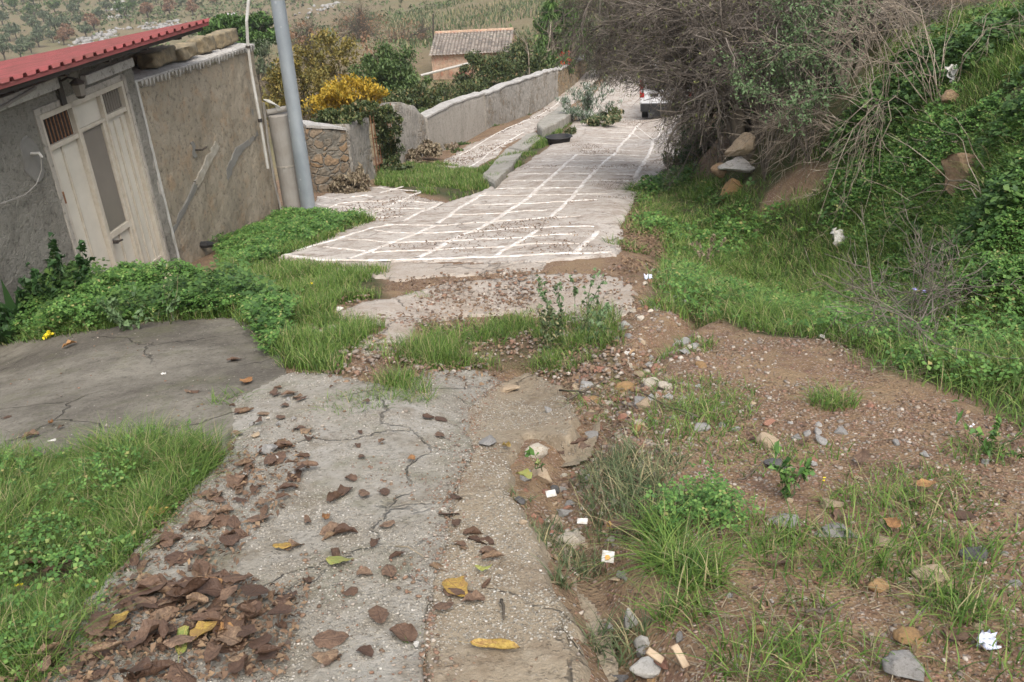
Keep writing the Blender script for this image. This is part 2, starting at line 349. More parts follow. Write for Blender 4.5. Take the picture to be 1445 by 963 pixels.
silt = np.maximum(zone(S_SILT, .06, .2, .02), 0.9 * np.exp(-(line_dist(GX, GY, GULLY) / 0.09) ** 2) * sstep(vnoise(GX, GY, 0.4, 9) + 0.6))
ZG = HS + rough(GX, GY) + gully(GX, GY) + (0.05 * grassy * (fbm(GX, GY, 0.6, 3, 31)))
nd, na_ = DD.shape
def grid_faces(mask=None, closed=False):
    i, j = np.meshgrid(np.arange(nd - 1), np.arange(na_ if closed else na_ - 1), indexing='ij'); j2 = (j + 1) % na_
    f = np.stack([i * na_ + j, (i + 1) * na_ + j, (i + 1) * na_ + j2, i * na_ + j2], -1).reshape(-1, 4)
    if mask is not None: f = f[mask.ravel()[f].any(1)]
    return f
def set_attr(o, name, vals):
    a = o.data.attributes.new(name, 'FLOAT', 'POINT'); a.data.foreach_set('value', np.asarray(vals, np.float32).ravel())
GV = np.stack([GX, GY, ZG], -1).reshape(-1, 3)
_gf = grid_faces(None, True)
ground = npmesh('ground', GV, _gf, M['soil'], smooth=True); props(ground, 'bare reddish brown soil with gravel running downhill to the valley', 'ground', kind='structure')
for nme, arr in (('grassy', grassy), ('silt', silt), ('hill', hill)): set_attr(ground, nme, arr)
def slab_off(s, thick, soft, deep): return thick - (thick + deep) * sstep(-s / soft + 0.25)
SLABS = {}
def slab(name, poly, thick, m, label, cat, edge=0.06, es=0.3, deep=0.14, amp=0.006, soft=0.05, bow=0.0):
    s = sdf(GX, GY, poly) + edge * fbm(GX, GY, es, 4, hash(len(name)) % 50) + 0.022 * fbm(GX, GY, 0.09, 3, 91)
    off = slab_off(s, thick, soft, deep)
    z = HS + off + amp * fbm(GX, GY, 0.25, 4, 77) + 0.4 * amp * fbm(GX, GY, 0.04, 2, 3)
    if bow: z = z + bow
    mask = (s > -soft * 1.3) & near
    f = grid_faces(mask); u, inv = np.unique(f, return_inverse=True)
    V = np.stack([GX, GY, z], -1).reshape(-1, 3)[u]
    o = npmesh(name, V, inv.reshape(f.shape), m, smooth=True); props(o, label, cat, kind='structure'); return o
slab('concrete_path', P_PATH, 0.028, M['grey_concrete'], 'worn grey concrete slab running down the middle under the dead leaves', 'path', edge=0.03, soft=0.025)
slab('sandy_path', P_SAND, 0.034, M['sandy_concrete'], 'sandy yellowish concrete strip beside the washed out gully', 'path', edge=0.03, es=0.22, soft=0.09, deep=0.09)
slab('concrete_apron', P_APRON, 0.03, M['dark_concrete'], 'dark stained concrete apron in front of the metal door', 'path', edge=0.05)
slab('broken_pavement', P_MID1, 0.02, M['pale_concrete'], 'pale cracked concrete patch at the top of the paved road', 'pavement', edge=0.22, es=0.8)
slab('road_lip', P_MID2, 0.024, M['pale_concrete'], 'plain pale concrete lip along the upper end of the paved road', 'pavement', edge=0.07, es=0.6)
ROADAMP = 0.012
slab('paved_road', P_ROAD, 0.03, M['pebble_road'], 'pebble paved road with white concrete bands going downhill', 'road', edge=0.12, es=0.7, amp=ROADAMP)
slab('lower_pavement', P_LOW, 0.028, M['pebble_road'], 'pebble paving patch by the foot of the rubble wall', 'road', edge=0.08, es=0.5, amp=ROADAMP)
slab('branch_lane', P_BRANCH, 0.03, M['pebble_road'], 'narrow pebble paved lane between boundary wall and kerb slabs', 'road', edge=0.12, es=0.7, amp=ROADAMP)
# white concrete bands dividing the paving
def roadz(x, y): return H(x, y) + 0.03 + ROADAMP * fbm(x, y, 0.25, 4, 77) + 0.4 * ROADAMP * fbm(x, y, 0.04, 2, 3) + 0.005
z6 = lambda L: [(400 + x * 0.3875, 220 + y * 0.3875) for x, y in L]
z2 = lambda L: [(340 + x * 0.36, y * 0.36) for x, y in L]
STR = [  # (photo polyline, width m)
 (z6([(240,385),(370,335),(500,285),(555,262)]), .09), (z6([(560,255),(600,228),(650,190),(735,140)]), .10),
 (z6([(490,383),(610,318),(740,260),(870,175),(980,80),(1070,0)]), .11), (z6([(770,375),(850,328),(925,280)]), .09),
 ([(775,311),(822,263),(867,220),(884,198),(902,176)], .11), (z6([(1060,365),(1110,320),(1145,285)]), .09), ([(896,254),(916,219),(935,176),(945,160)], .12),
 (z6([(40,357),(110,335),(180,318),(260,290),(330,270),(400,258)]), .09),
 (z6([(0,372),(140,388),(300,392),(490,388),(700,380),(900,374),(1130,365),(1190,360)]), .10),
 (z6([(150,340),(260,352),(330,360)]), .06), (z6([(330,362),(560,350),(800,340),(1080,330)]), .05),
 (z6([(240,312),(320,318),(400,325),(620,318),(760,312),(880,305),(1050,295)]), .05), (z6([(330,280),(420,288),(500,290),(700,283),(1130,268)]), .05),
 (z6([(370,258),(560,262),(720,252),(950,235),(1080,228)]), .05), (z6([(610,222),(790,218),(840,212),(960,205)]), .05),
 (z6([(690,187),(850,183),(1010,175),(1140,168)]), .05), (z6([(720,152),(890,150),(1040,148),(1180,146)]), .05), (z6([(770,125),(940,125),(1080,122)]), .05),
 (z6([(820,98),(970,98),(1110,98),(1260,98)]), .05), (z6([(850,72),(1000,72),(1150,73),(1290,75)]), .05), (z6([(900,48),(1020,47),(1160,48),(1310,50)]), .05),
 (z6([(930,24),(1050,24),(1190,24),(1330,25)]), .05), (z6([(960,0),(1070,0),(1210,2),(1340,2)]), .05),
 ([(822,213),(870,213),(924,214)], .05), ([(836,204),(880,205),(926,206)], .05), ([(845,196),(884,197),(950,197)], .05), ([(850,188),(892,189),(955,189)], .05), ([(856,180),(900,181),(960,182)], .05),
 (z6([(125,155),(160,159),(215,166)]), .05), (z6([(150,200),(210,180),(262,172),(430,172),(560,178)]), .06), (z6([(125,182),(230,192),(330,200),(520,198)]), .06), (z6([(200,226),(320,232),(440,230)]), .06),
 (z6([(288,234),(390,186),(500,138)]), .08), (z6([(430,248),(500,212),(575,178)]), .08), (z6([(350,142),(435,118)]), .07), (z6([(330,120),(400,128),(505,135)]), .05), (z6([(240,158),(300,150),(330,158)]), .12),
 ([(646,221),(690,196),(735,175),(779,153),(800,135)], .09), ([(660,239),(690,217),(712,204),(740,188)], .09)]
for k_ in range(9):
    t = k_ / 8; STR.append(([(650 + 118 * t + 6, 226 - 70 * t), (690 + 80 * t + 4, 229 - 66 * t - 4)] if k_ < 8 else [(780,152),(800,156)], .05))
V = []; T = []
for pl, w in STR:
    P = at([p[0] for p in pl], [p[1] for p in pl])[:, :2]; L = np.concatenate([[0], np.cumsum(np.hypot(*np.diff(P, axis=0).T))])
    n = max(6, int(L[-1] / 0.05)); t = np.linspace(0, L[-1], n); x = np.interp(t, L, P[:, 0]); y = np.interp(t, L, P[:, 1])
    x += 0.012 * vnoise(t, t * 0, 0.4, len(V) % 97); y += 0.012 * vnoise(t, t * 0 + 9, 0.4, len(V) % 89)
    tx = np.gradient(x); ty = np.gradient(y); q = np.hypot(tx, ty) + 1e-9; nx, ny = -ty / q, tx / q
    w = w * (0.72 if w > .07 else .6); b = sum(len(a) for a in V); cols = [-0.5, -0.42, 0.0, 0.42, 0.5]
    for ci, c in enumerate(cols):
        ww = w * (1 + 0.22 * vnoise(t, t * 0 + ci // 3, 0.13, 5 + ci // 3))
        xx = x + nx * c * ww; yy = y + ny * c * ww; V.append(np.stack([xx, yy, roadz(xx, yy) + (0.003 if abs(c) < 0.5 else -0.012)], -1))
    for ci in range(4):
        i = np.arange(n - 1); a0 = b + ci * n; T.append(np.stack([a0 + i, a0 + i + 1, a0 + n + i + 1, a0 + n + i], -1))
o = npmesh('road_bands', np.concatenate(V), np.concatenate(T), M['strip'], smooth=True); props(o, 'white concrete bands laid in rows across the pebble paving', 'road marking', kind='structure')

# ---------------------------------------------------------------- materials of the built things
def render_mat(name, c1, c2, stain, bumpd=0.012, bs=22, warm=None):
    k = NT(name); a = k.noise(0.8, 6, 0.7, 0.6); b = k.noise(3.0, 6, 0.75); c = k.noise(bs, 5, 0.75); sx = k.noise(2.2, 5, 0.7, 0, k.co((1.6, 1.6, 0.6)))
    col = k.mix(k.ramp(a, [(0.38, 0), (0.62, 1)]), c1, c2)
    if warm: col = k.mix(k.ramp(b, [(0.5, 0), (0.64, 0.75)]), col, warm)
    col = k.mix(k.ramp(sx, [(0.48, 0), (0.7, 0.7)]), col, stain)
    col = k.mix(k.ramp(c, [(0.33, 0.75), (0.47, 0)]), col, tuple(x * 0.5 for x in stain))
    h = k.math('ADD', c, k.math('MULTIPLY', k.noise(bs * 3.3, 3, 0.7), 0.6)); M[name] = k.done(col, 0.95, k.bump(h, bumpd, 1.0))
render_mat('rough_render', (0.27, 0.255, 0.215), (0.33, 0.312, 0.27), (0.18, 0.168, 0.14), 0.06, 17)
render_mat('brown_render', (0.26, 0.222, 0.165), (0.32, 0.28, 0.215), (0.18, 0.158, 0.12), 0.02, 15, warm=(0.30, 0.215, 0.135))
render_mat('grey_render', (0.31, 0.285, 0.245), (0.37, 0.34, 0.295), (0.20, 0.18, 0.15), 0.01, 16)
render_mat('mortar', (0.38, 0.36, 0.33), (0.48, 0.46, 0.43), (0.22, 0.20, 0.17), 0.01, 20)
render_mat('orange_render', (0.42, 0.29, 0.20), (0.46, 0.34, 0.25), (0.20, 0.14, 0.10), 0.01, 8, warm=(0.42, 0.16, 0.10))
def rubble(name, stone1, stone2, mort, sc=4.5, squash=1.5, cover=(0.45, 0.6)):
    k = NT(name); wob = k.n('VectorMath', operation='ADD'); nz = k.n('TexNoise'); k.put(nz.inputs['Vector'], k.co()); nz.inputs['Scale'].default_value = 3.0; sc_ = k.n('VectorMath', operation='SCALE')
    k.put(sc_.inputs[0], nz.outputs['Color']); sc_.inputs['Scale'].default_value = 0.25; k.put(wob.inputs[0], k.co((1, 1, squash))); k.put(wob.inputs[1], sc_.outputs[0])
    v = k.n('TexVoronoi', feature='F1'); k.put(v.inputs['Vector'], wob.outputs[0]); v.inputs['Scale'].default_value = sc
    e = k.n('TexVoronoi', feature='DISTANCE_TO_EDGE'); k.put(e.inputs['Vector'], wob.outputs[0]); e.inputs['Scale'].default_value = sc
    sp = k.n('SeparateColor'); k.put(sp.inputs[0], v.outputs['Color'])
    st = k.mix(sp.outputs[0], stone1, stone2); st = k.mix(k.ramp(k.noise(12, 5), [(0.4, 0), (0.7, 0.6)]), st, (0.10, 0.085, 0.06))
    mask = k.math('MULTIPLY', k.ramp(e.outputs['Distance'], [(0.03, 0), (0.10, 1)]), k.ramp(k.math('ADD', k.noise(1.4, 4), k.math('MULTIPLY', sp.outputs[1], 0.2)), [(cover[0], 0), (cover[1], 1)]))
    mo = k.mix(k.ramp(k.noise(9, 5), [(0.4, 0), (0.65, 1)]), mort, tuple(x * 0.62 for x in mort)); col = k.mix(mask, mo, st)
    h = k.math('ADD', mask, k.math('MULTIPLY', k.noise(20, 5), 0.8)); M[name] = k.done(col, 0.95, k.bump(h, 0.03))
rubble('rubble_wall', (0.28, 0.18, 0.10), (0.24, 0.20, 0.15), (0.19, 0.175, 0.145))
rubble('boundary_wall', (0.25, 0.20, 0.145), (0.27, 0.25, 0.21), (0.335, 0.31, 0.27), 5, 1.2, (0.56, 0.7))
rubble('ochre_wall', (0.34, 0.22, 0.11), (0.36, 0.27, 0.17), (0.24, 0.20, 0.14))
simple('red_sheet', (0.26, 0.07, 0.07), (0.17, 0.06, 0.052), 4, 0.75)
simple('dark_metal', (0.035, 0.033, 0.032), (0.06, 0.045, 0.035), 10, 0.6)
simple('cream_paint', (0.54, 0.505, 0.43), (0.46, 0.43, 0.365), 2.5, 0.5, 0.0015, 6)
simple('cream_trim', (0.47, 0.43, 0.36), (0.40, 0.355, 0.285), 12, 0.55)
simple('rust', (0.12, 0.06, 0.035), (0.2, 0.1, 0.05), 20, 0.9)
def m_glass(name, c, r):
    k = NT(name); k.b.inputs['Specular IOR Level'].default_value = 0.5; M[name] = k.done(k.mix(k.noise(6, 3), c, tuple(x * 1.3 for x in c)), r)
m_glass('dusty_glass', (0.14, 0.125, 0.105), 0.35); m_glass('dark_glass', (0.03, 0.026, 0.024), 0.25)
def m_galv():
    k = NT('galvanised'); a = k.noise(3, 4, 0.6, 0, k.co((1, 1, 0.5))); v = k.vor(7, 'Distance', 'F1', k.co((1, 1, 0.8)))
    col = k.mix(k.ramp(a, [(0.35, 0), (0.65, 1)]), (0.25, 0.285, 0.31), (0.34, 0.375, 0.40)); col = k.mix(k.ramp(v, [(0.08, 0.55), (0.14, 0)]), col, (0.5, 0.52, 0.54))
    M['galvanised'] = k.done(col, 0.42, None, 0.35)
m_galv()
simple('fibre_cement', (0.30, 0.285, 0.26), (0.235, 0.215, 0.19), 3, 0.9, 0.003, 40)
simple('cement_patch', (0.20, 0.192, 0.172), (0.16, 0.152, 0.135), 5, 0.95, 0.006, 30)
simple('worn_mortar', (0.36, 0.335, 0.285), (0.25, 0.22, 0.17), 9, 0.95, 0.01, 22)
simple('pale_pipe', (0.50, 0.49, 0.46), (0.36, 0.34, 0.30), 6, 0.6)
simple('rope', (0.5, 0.5, 0.47), (0.35, 0.34, 0.31), 20, 0.9)
simple('lichen_stone', (0.30, 0.24, 0.15), (0.15, 0.13, 0.09), 9, 0.95, 0.02, 14)
def m_tile():
    k = NT('old_tiles'); r = k.rnd(); col = k.ramp(r, [(0.0, (0.19, 0.16, 0.135)), (0.35, (0.29, 0.25, 0.215)), (0.7, (0.36, 0.31, 0.26)), (1.0, (0.16, 0.145, 0.13))])
    col = k.mix(k.ramp(k.noise(14, 4), [(0.45, 0), (0.7, 0.6)]), col, (0.13, 0.12, 0.10)); M['old_tiles'] = k.done(col, 0.95, k.bump(k.noise(30, 4), 0.01))
m_tile()
simple('white_enamel', (0.72, 0.73, 0.75), (0.62, 0.62, 0.63), 2, 0.3); simple('black_plastic', (0.02, 0.021, 0.023), (0.035, 0.034, 0.033), 6, 0.55)
simple('red_lens', (0.35, 0.02, 0.015), (0.3, 0.02, 0.02), 6, 0.25); simple('rubber', (0.02, 0.02, 0.02), (0.03, 0.028, 0.026), 9, 0.85)

# ---------------------------------------------------------------- house front: frame along the facade
FA = R(9.5); FE = np.array([math.sin(FA), math.cos(FA)]); FN = np.array([math.cos(FA), -math.sin(FA)]); W0 = np.array([-4.16, 10.61])
def fr(t, n, z):
    p = W0 + FE * t + FN * n; return (p[0], p[1], z)
def fbox(mb, t0, t1, n0, n1, z0, z1):
    return mb.hexa([fr(t0, n1, z0), fr(t1, n1, z0), fr(t1, n0, z0), fr(t0, n0, z0), fr(t0, n1, z1), fr(t1, n1, z1), fr(t1, n0, z1), fr(t0, n0, z1)])
def rough_panel(name, t0, t1, z0f, z1f, n, m, parent, step=0.04, amp=0.018, hole=None, seed=1):
    """a vertical rendered wall face with real unevenness; z0f, z1f give bottom and top along t"""
    nt = int((t1 - t0) / step) + 1; nz = int(3.2 / step); ts = np.linspace(t0, t1, nt); tt, vv = np.meshgrid(ts, np.linspace(0, 1, nz), indexing='ij')
    z0 = np.array([z0f(t) for t in ts])[:, None]; z1 = np.array([z1f(t) for t in ts])[:, None]; zz = z0 + (z1 - z0) * vv
    nn = n + amp * fbm(tt, zz, 0.5, 4, seed) + 0.4 * amp * fbm(tt, zz, 0.09, 3, seed + 5)
    V = np.stack([W0[0] + FE[0] * tt + FN[0] * nn, W0[1] + FE[1] * tt + FN[1] * nn, zz], -1).reshape(-1, 3)
    i, j = np.meshgrid(np.arange(nt - 1), np.arange(nz - 1), indexing='ij'); f = np.stack([i * nz + j, (i + 1) * nz + j, (i + 1) * nz + j + 1, i * nz + j + 1], -1).reshape(-1, 4)
    if hole:
        c = np.stack([tt[:-1, :-1] + step / 2, zz[:-1, :-1] + step / 2], -1).reshape(-1, 2); f = f[~((c[:, 0] > hole[0]) & (c[:, 0] < hole[1]) & (c[:, 1] > hole[2]) & (c[:, 1] < hole[3]))]
    inv = parent_matrix(parent).inverted(); V = V - np.array(parent.location)
    return npmesh(name, V, f, m, parent, smooth=True)
house = empty('house', fr(-1.5, 0, -4.0), 'low house with rough grey plaster, cream metal door and red sheet roof', 'house')
rough_panel('wall', -4.6, 0.27, lambda t: -4.9, lambda t: -1.58, 0.0, M['rough_render'], house, 0.03, 0.022, hole=(-1.60, 0.055, -4.95, -1.86))
mb = MB(); fbox(mb, -4.6, 0.25, -0.7, -0.16, -5.4, -1.74); mb.build('wall_core', M['rough_render'], house)
mb = MB(); fbox(mb, 0.235, 0.272, -0.16, -0.005, -5.2, -1.6); fbox(mb, -1.64, -1.575, -0.13, 0.012, -4.9, -1.80); fbox(mb, 0.03, 0.085, -0.13, 0.014, -4.95, -1.80); fbox(mb, -1.64, 0.085, -0.13, 0.014, -1.87, -1.80); mb.build('door_surround', M['grey_render'], house, bevel=0.008)
mb = MB(); fbox(mb, -2.2, -1.2, 0.0, 0.06, -1.69, -1.58); fbox(mb, -0.75, 0.24, 0.0, 0.07, -1.76, -1.66); mb.build('lintel', M['mortar'], house, bevel=0.01)
# door: frame, three bays, two top lights, glazed leaf
door = MB(); fbox(door, -1.575, 0.03, -0.10, -0.055, -4.6, -1.87); door = door.build('door', M['cream_paint'], house)
mb = MB()
for a, b in ((-1.575, -1.53), (-0.015, 0.03), (-1.02, -0.975), (-0.475, -0.435)): fbox(mb, a, b, -0.055, 0.0, -4.6, -1.87)
fbox(mb, -1.53, -0.015, -0.055, 0.0, -1.925, -1.87)
fbox(mb, -1.53, -1.02, -0.055, -0.012, -2.235, -2.19); fbox(mb, -0.435, -0.015, -0.055, -0.012, -2.20, -2.15); fbox(mb, -0.975, -0.475, -0.055, -0.012, -2.20, -2.165)
fbox(mb, -0.975, -0.925, -0.055, -0.02, -4.6, -2.2); fbox(mb, -0.525, -0.475, -0.055, -0.02, -4.6, -2.2); fbox(mb, -0.925, -0.525, -0.055, -0.02, -3.40, -3.33)
mb.build('door_frame', M['cream_trim'], door, bevel=0.004)
mb = MB()
for a in (-1.30, -0.27, -0.12, -0.73): fbox(mb, a - 0.012, a + 0.012, -0.055, -0.035, -4.6, -3.4 if a == -0.73 else -2.24)
fbox(mb, -0.42, -0.03, -0.055, -0.03, -3.98, -3.95); mb.build('pressed_rib', M['cream_trim'], door, bevel=0.004)
mb = MB(); fbox(mb, -0.91, -0.54, -0.05, -0.045, -3.32, -2.22); mb.build('door_glass', M['dusty_glass'], door)
for a, b, z0, z1, mm in ((-1.51, -1.04, -2.185, -1.94, 'dark_glass'), (-0.42, -0.03, -2.145, -1.94, 'dusty_glass')):
    mb = MB(); fbox(mb, a, b, -0.052, -0.047, z0, z1); w_ = mb.build('top_light', M[mm], door)
    mb = MB(); n_ = 8
    for q in range(n_): fbox(mb, a + (b - a) * (q + 0.3) / n_, a + (b - a) * (q + 0.55) / n_, -0.046, -0.038, z0, z1)
    mb.build('bar', M['rust' if mm == 'dark_glass' else 'dusty_glass'], w_)
mb = MB(); mb.tube([fr(-0.895, -0.03, -3.44), fr(-0.895, 0.02, -3.44)], 0.022, 8); mb.tube([fr(-0.895, 0.015, -3.44), fr(-0.80, 0.02, -3.45)], 0.011, 6); mb.build('handle', M['dark_metal'], door)
for z in (-2.7, -4.0):
    mb = MB(); mb.tube([fr(-1.565, 0.008, z - 0.06), fr(-1.565, 0.008, z + 0.06)], 0.012, 6); mb.build('hinge', M['rust'], door)
# red trapezoidal sheet roof with eave overhang
roofV = []; roofF = []; per = 0.19; t = -5.0; prof = []
while t < 1.58: prof += [(t, 0), (t + 0.12, 0), (t + 0.135, 0.032), (t + 0.175, 0.032)]; t += per
nn_ = [0.42, -0.6, -2.8]; 
for j, n_ in enumerate(nn_):
    for (tt, hh) in prof: roofV.append(fr(tt, n_ if j else n_ + 0.0, -1.49 - 0.027 * (tt - 1.5) - (0.42 - n_) * 0.14 + hh))
np_ = len(prof)
for j in range(2):
    for i in range(np_ - 1): roofF.append((j * np_ + i, j * np_ + i + 1, (j + 1) * np_ + i + 1, (j + 1) * np_ + i))
mb = MB(); mb.add(roofV, roofF); roof = mb.build('roof', M['red_sheet'], house); sm = roof.modifiers.new('s', 'SOLIDIFY'); sm.thickness = 0.008; sm.offset = 1
def tb_(mb, t0, t1, n0, n1, z0, z1):
    s0 = -0.027 * (t0 - 1.5); s1 = -0.027 * (t1 - 1.5); return mb.hexa([fr(t0, n1, z0 + s0), fr(t1, n1, z0 + s1), fr(t1, n0, z0 + s1), fr(t0, n0, z0 + s0), fr(t0, n1, z1 + s0), fr(t1, n1, z1 + s1), fr(t1, n0, z1 + s1), fr(t0, n0, z1 + s0)])
mb = MB(); tb_(mb, -5.0, 1.58, 0.385, 0.41, -1.53, -1.495); mb.build('eave_flashing', M['red_sheet'], roof)
mb = MB(); tb_(mb, -5.0, 1.5, 0.28, 0.36, -1.58, -1.515); tb_(mb, -5.0, 1.5, -0.16, -0.08, -1.66, -1.58); tb_(mb, 0.3, 1.5, -1.9, -1.8, -1.91, -1.83)
for q in range(8): tb_(mb, -4.6 + q * 0.8, -4.54 + q * 0.8, -0.1, 0.28, -1.62, -1.575)
mb.build('eave_beam', M['dark_metal'], roof)
mb = MB(); mb.tube([fr(-2.9, 0.07, -1.78), fr(-2.2, 0.07, -1.66), fr(-1.6, 0.07, -1.60)], 0.016, 6); mb.build('cable', M['fibre_cement'], house)
# lantern on the wall
lan = empty('wall_lantern', fr(-1.14, 0.0, -1.72), 'black wall lantern hanging under the red eave above the door', 'lantern')
mb = MB(); fbox(mb, -1.22, -1.14, 0.025, 0.045, -1.86, -1.60); mb.build('back_plate', M['dark_metal'], lan)
mb = MB(); mb.tube([fr(-1.18, 0.04, -1.64), fr(-1.14, 0.12, -1.60), fr(-1.08, 0.17, -1.63)], 0.012, 6); mb.build('arm', M['dark_metal'], lan)
mb = MB(); mb.tube([fr(-1.08, 0.17, -1.82), fr(-1.08, 0.17, -1.80), fr(-1.08, 0.17, -1.67), fr(-1.08, 0.17, -1.665), fr(-1.08, 0.17, -1.62)], [0.03, 0.05, 0.07, 0.08, 0.015], 6)
mb.build('lamp_cage', M['dark_metal'], lan)
mb = MB(); mb.tube([fr(-1.08, 0.17, -1.792), fr(-1.08, 0.17, -1.682)], [0.053, 0.073], 6, False); mb.build('lamp_glass', M['dusty_glass'], lan)
# wire bracket with drooping cable
br = empty('cable_bracket', fr(-1.87, 0, -2.2), 'hook in a grey mortar patch with a thin cable drooping leftwards from it', 'bracket')
mb = MB(); ang = [(math.cos(a) * 0.14, math.sin(a) * 0.22) for a in np.linspace(0, 2 * math.pi, 14)[:-1]]
mb.add([fr(-1.87 + a + 0.02 * math.sin(b * 30), 0.018, -2.22 + b) for a, b in ang] + [fr(-1.87 + a * 1.15, -0.02, -2.22 + b * 1.15) for a, b in ang], [tuple(range(13))] + [(i, (i + 1) % 13, 13 + (i + 1) % 13, 13 + i) for i in range(13)]); mb.build('mortar_patch', M['cement_patch'], br)
mb = MB(); mb.tube([fr(-1.87, 0.0, -2.16), fr(-1.87, 0.10, -2.16), fr(-1.86, 0.11, -2.20)], 0.017, 6); mb.build('hook', M['pale_pipe'], br)
mb = MB(); mb.tube([fr(-1.86, 0.10, -2.2), fr(-1.88, 0.08, -2.32), fr(-2.0, 0.07, -2.42), fr(-2.2, 0.07, -2.46), fr(-2.6, 0.06, -2.42), fr(-3.2, 0.06, -2.3)], 0.0045, 5); mb.build('cable', M['fibre_cement'], br)

# ---------------------------------------------------------------- brown rendered wall with tile coping
w2 = empty('rendered_wall', fr(2.0, -0.1, -4.5), 'tall brown rendered wall topped with mortar and tile ends beside the door', 'wall')
ztop = lambda t: -1.97 - 0.055 * (t - 0.47)
rough_panel('wall_face', 0.27, 3.78, lambda t: -5.6, ztop, -0.05, M['brown_render'], w2, 0.035, 0.03, seed=40)
mb = MB(); mb.hexa([fr(0.27, -0.11, -5.6), fr(3.76, -0.11, -5.7), fr(3.76, -0.65, -5.7), fr(0.27, -0.65, -5.6), fr(0.27, -0.11, ztop(.27) - 0.01), fr(3.76, -0.11, ztop(3.76) - 0.01), fr(3.76, -0.65, ztop(3.76) + .02), fr(0.27, -0.65, ztop(.27) + .02)])
mb.hexa([fr(3.76, -0.06, -5.7), fr(3.79, -0.06, -5.7), fr(3.79, -0.65, -5.7), fr(3.76, -0.65, -5.7), fr(3.76, -0.06, ztop(3.76)), fr(3.79, -0.06, ztop(3.76)), fr(3.79, -0.65, ztop(3.76)), fr(3.76, -0.65, ztop(3.76))]); mb.build('wall_core', M['brown_render'], w2)
mb = MB(); mb.hexa([fr(0.28, 0.0, ztop(.28) + .005), fr(3.8, 0.0, ztop(3.8) + .005), fr(3.8, -0.66, ztop(3.8) + .04), fr(0.28, -0.66, ztop(.28) + .04), fr(0.28, 0.0, ztop(.28) + .03), fr(3.8, 0.0, ztop(3.8) + .03), fr(3.8, -0.66, ztop(3.8) + .085), fr(0.28, -0.66, ztop(.28) + .085)]); mb.build('coping', M['mortar'], w2, bevel=0.01)
mb = MB(); q = 0.42
rnd = random.Random(3)
while q < 3.75:   # mortar teeth between the tile mouths
    w_ = 0.03 + rnd.random() * 0.012; h_ = 0.05 + rnd.random() * 0.05; z = ztop(q) + 0.008
    mb.add([fr(q - w_, 0.012, z), fr(q + w_, 0.012, z), fr(q + 0.006, 0.0, z - h_), fr(q - w_, -0.06, z), fr(q + w_, -0.06, z), fr(q + 0.006, -0.05, z - h_)], [(0, 2, 1), (3, 4, 5), (0, 1, 4, 3), (1, 2, 5, 4), (2, 0, 3, 5)]); q += 0.088 + rnd.random() * 0.012
mb.build('tile_end', M['mortar'], w2)
def patch(name, pts, n0, m, parent, th=0.02, seed=0):
    r_ = random.Random(seed); out = []
    for i in range(len(pts)):
        a = pts[i]; b = pts[(i + 1) % len(pts)]
        for k in range(6): out.append((a[0] + (b[0] - a[0]) * k / 6 + r_.uniform(-.028, .028), a[1] + (b[1] - a[1]) * k / 6 + r_.uniform(-.018, .018)))
    N = len(out); mb = MB(); mb.add([fr(t, n0 + th, z) for t, z in out] + [fr(t, n0 - 0.06, z) for t, z in out], [tuple(range(N))] + [(i, (i + 1) % N, N + (i + 1) % N, N + i) for i in range(N)])
    return mb.build(name, m, parent)
patch('mortar_smear', [(1.25, -3.52), (2.10, -3.20), (2.02, -3.10), (1.55, -3.28), (1.22, -3.42)][::-1], -0.05, M['worn_mortar'], w2, 0.012, 1)
patch('mortar_smear', [(0.35, -3.86), (1.25, -3.50), (1.22, -3.44), (0.35, -3.78)], -0.05, M['cement_patch'], w2, 0.008, 2)
patch('mortar_smear', [(2.15, -3.72), (2.6, -3.5), (3.3, -3.42), (3.3, -3.35), (2.6, -3.38), (2.15, -3.55)], -0.05, M['cement_patch'], w2, 0.006, 3)
patch('mortar_smear', [(3.28, -3.42), (3.45, -3.40), (3.40, -2.95), (3.25, -2.95)], -0.05, M['cement_patch'], w2, 0.006, 4)
patch('mortar_smear', [(1.33, -3.15), (1.42, -3.15), (1.42, -2.95), (1.33, -2.95)], -0.05, M['cement_patch'], w2, 0.006, 5)
mb = MB(); fbox(mb, 0.285, 0.33, -0.04, 0.0, -5.0, -1.93); mb.build('corner_trim', M['pale_pipe'], w2)
mb = MB(); mb.tube([fr(1.42, -0.05, -3.06), fr(1.42, 0.05, -3.06), fr(1.52, 0.06, -3.05)], 0.012, 6); mb.build('hook', M['dark_metal'], w2)
mb = MB(); mb.tube([fr(1.0, -0.04, -4.22), fr(1.0, 0.03, -4.22), fr(1.08, 0.07, -4.25)], [0.045, 0.05, 0.04], 8); mb.build('drain_spout', M['black_plastic'], w2)
# conduit
cp = empty('conduit_pole', fr(3.55, 0.02, -3.9), 'thin pale conduit pipe rising up the right end of the brown wall and above it', 'pipe')
P_ = [atd(378, 238, 14.25), atd(367, 170, 14.25), atd(356, 110, 14.25), atd(350, 66, 14.25), atd(348, 30, 14.2), atd(351, 0, 14.2), atd(356, -30, 14.2), atd(366, -70, 14.2)]
cp.location = P_[0]; mb = MB(); mb.tube(P_, 0.022, 8); mb.build('pipe', M['pale_pipe'], cp)
for k_ in (1, 3):
    mb = MB(); d_ = Vector(P_[k_ + 1]) - Vector(P_[k_]); mb.tube([Vector(P_[k_]) - d_ * 0.04, Vector(P_[k_]) + d_ * 0.04], 0.034, 8); mb.build('clamp', M['dark_metal'], cp)
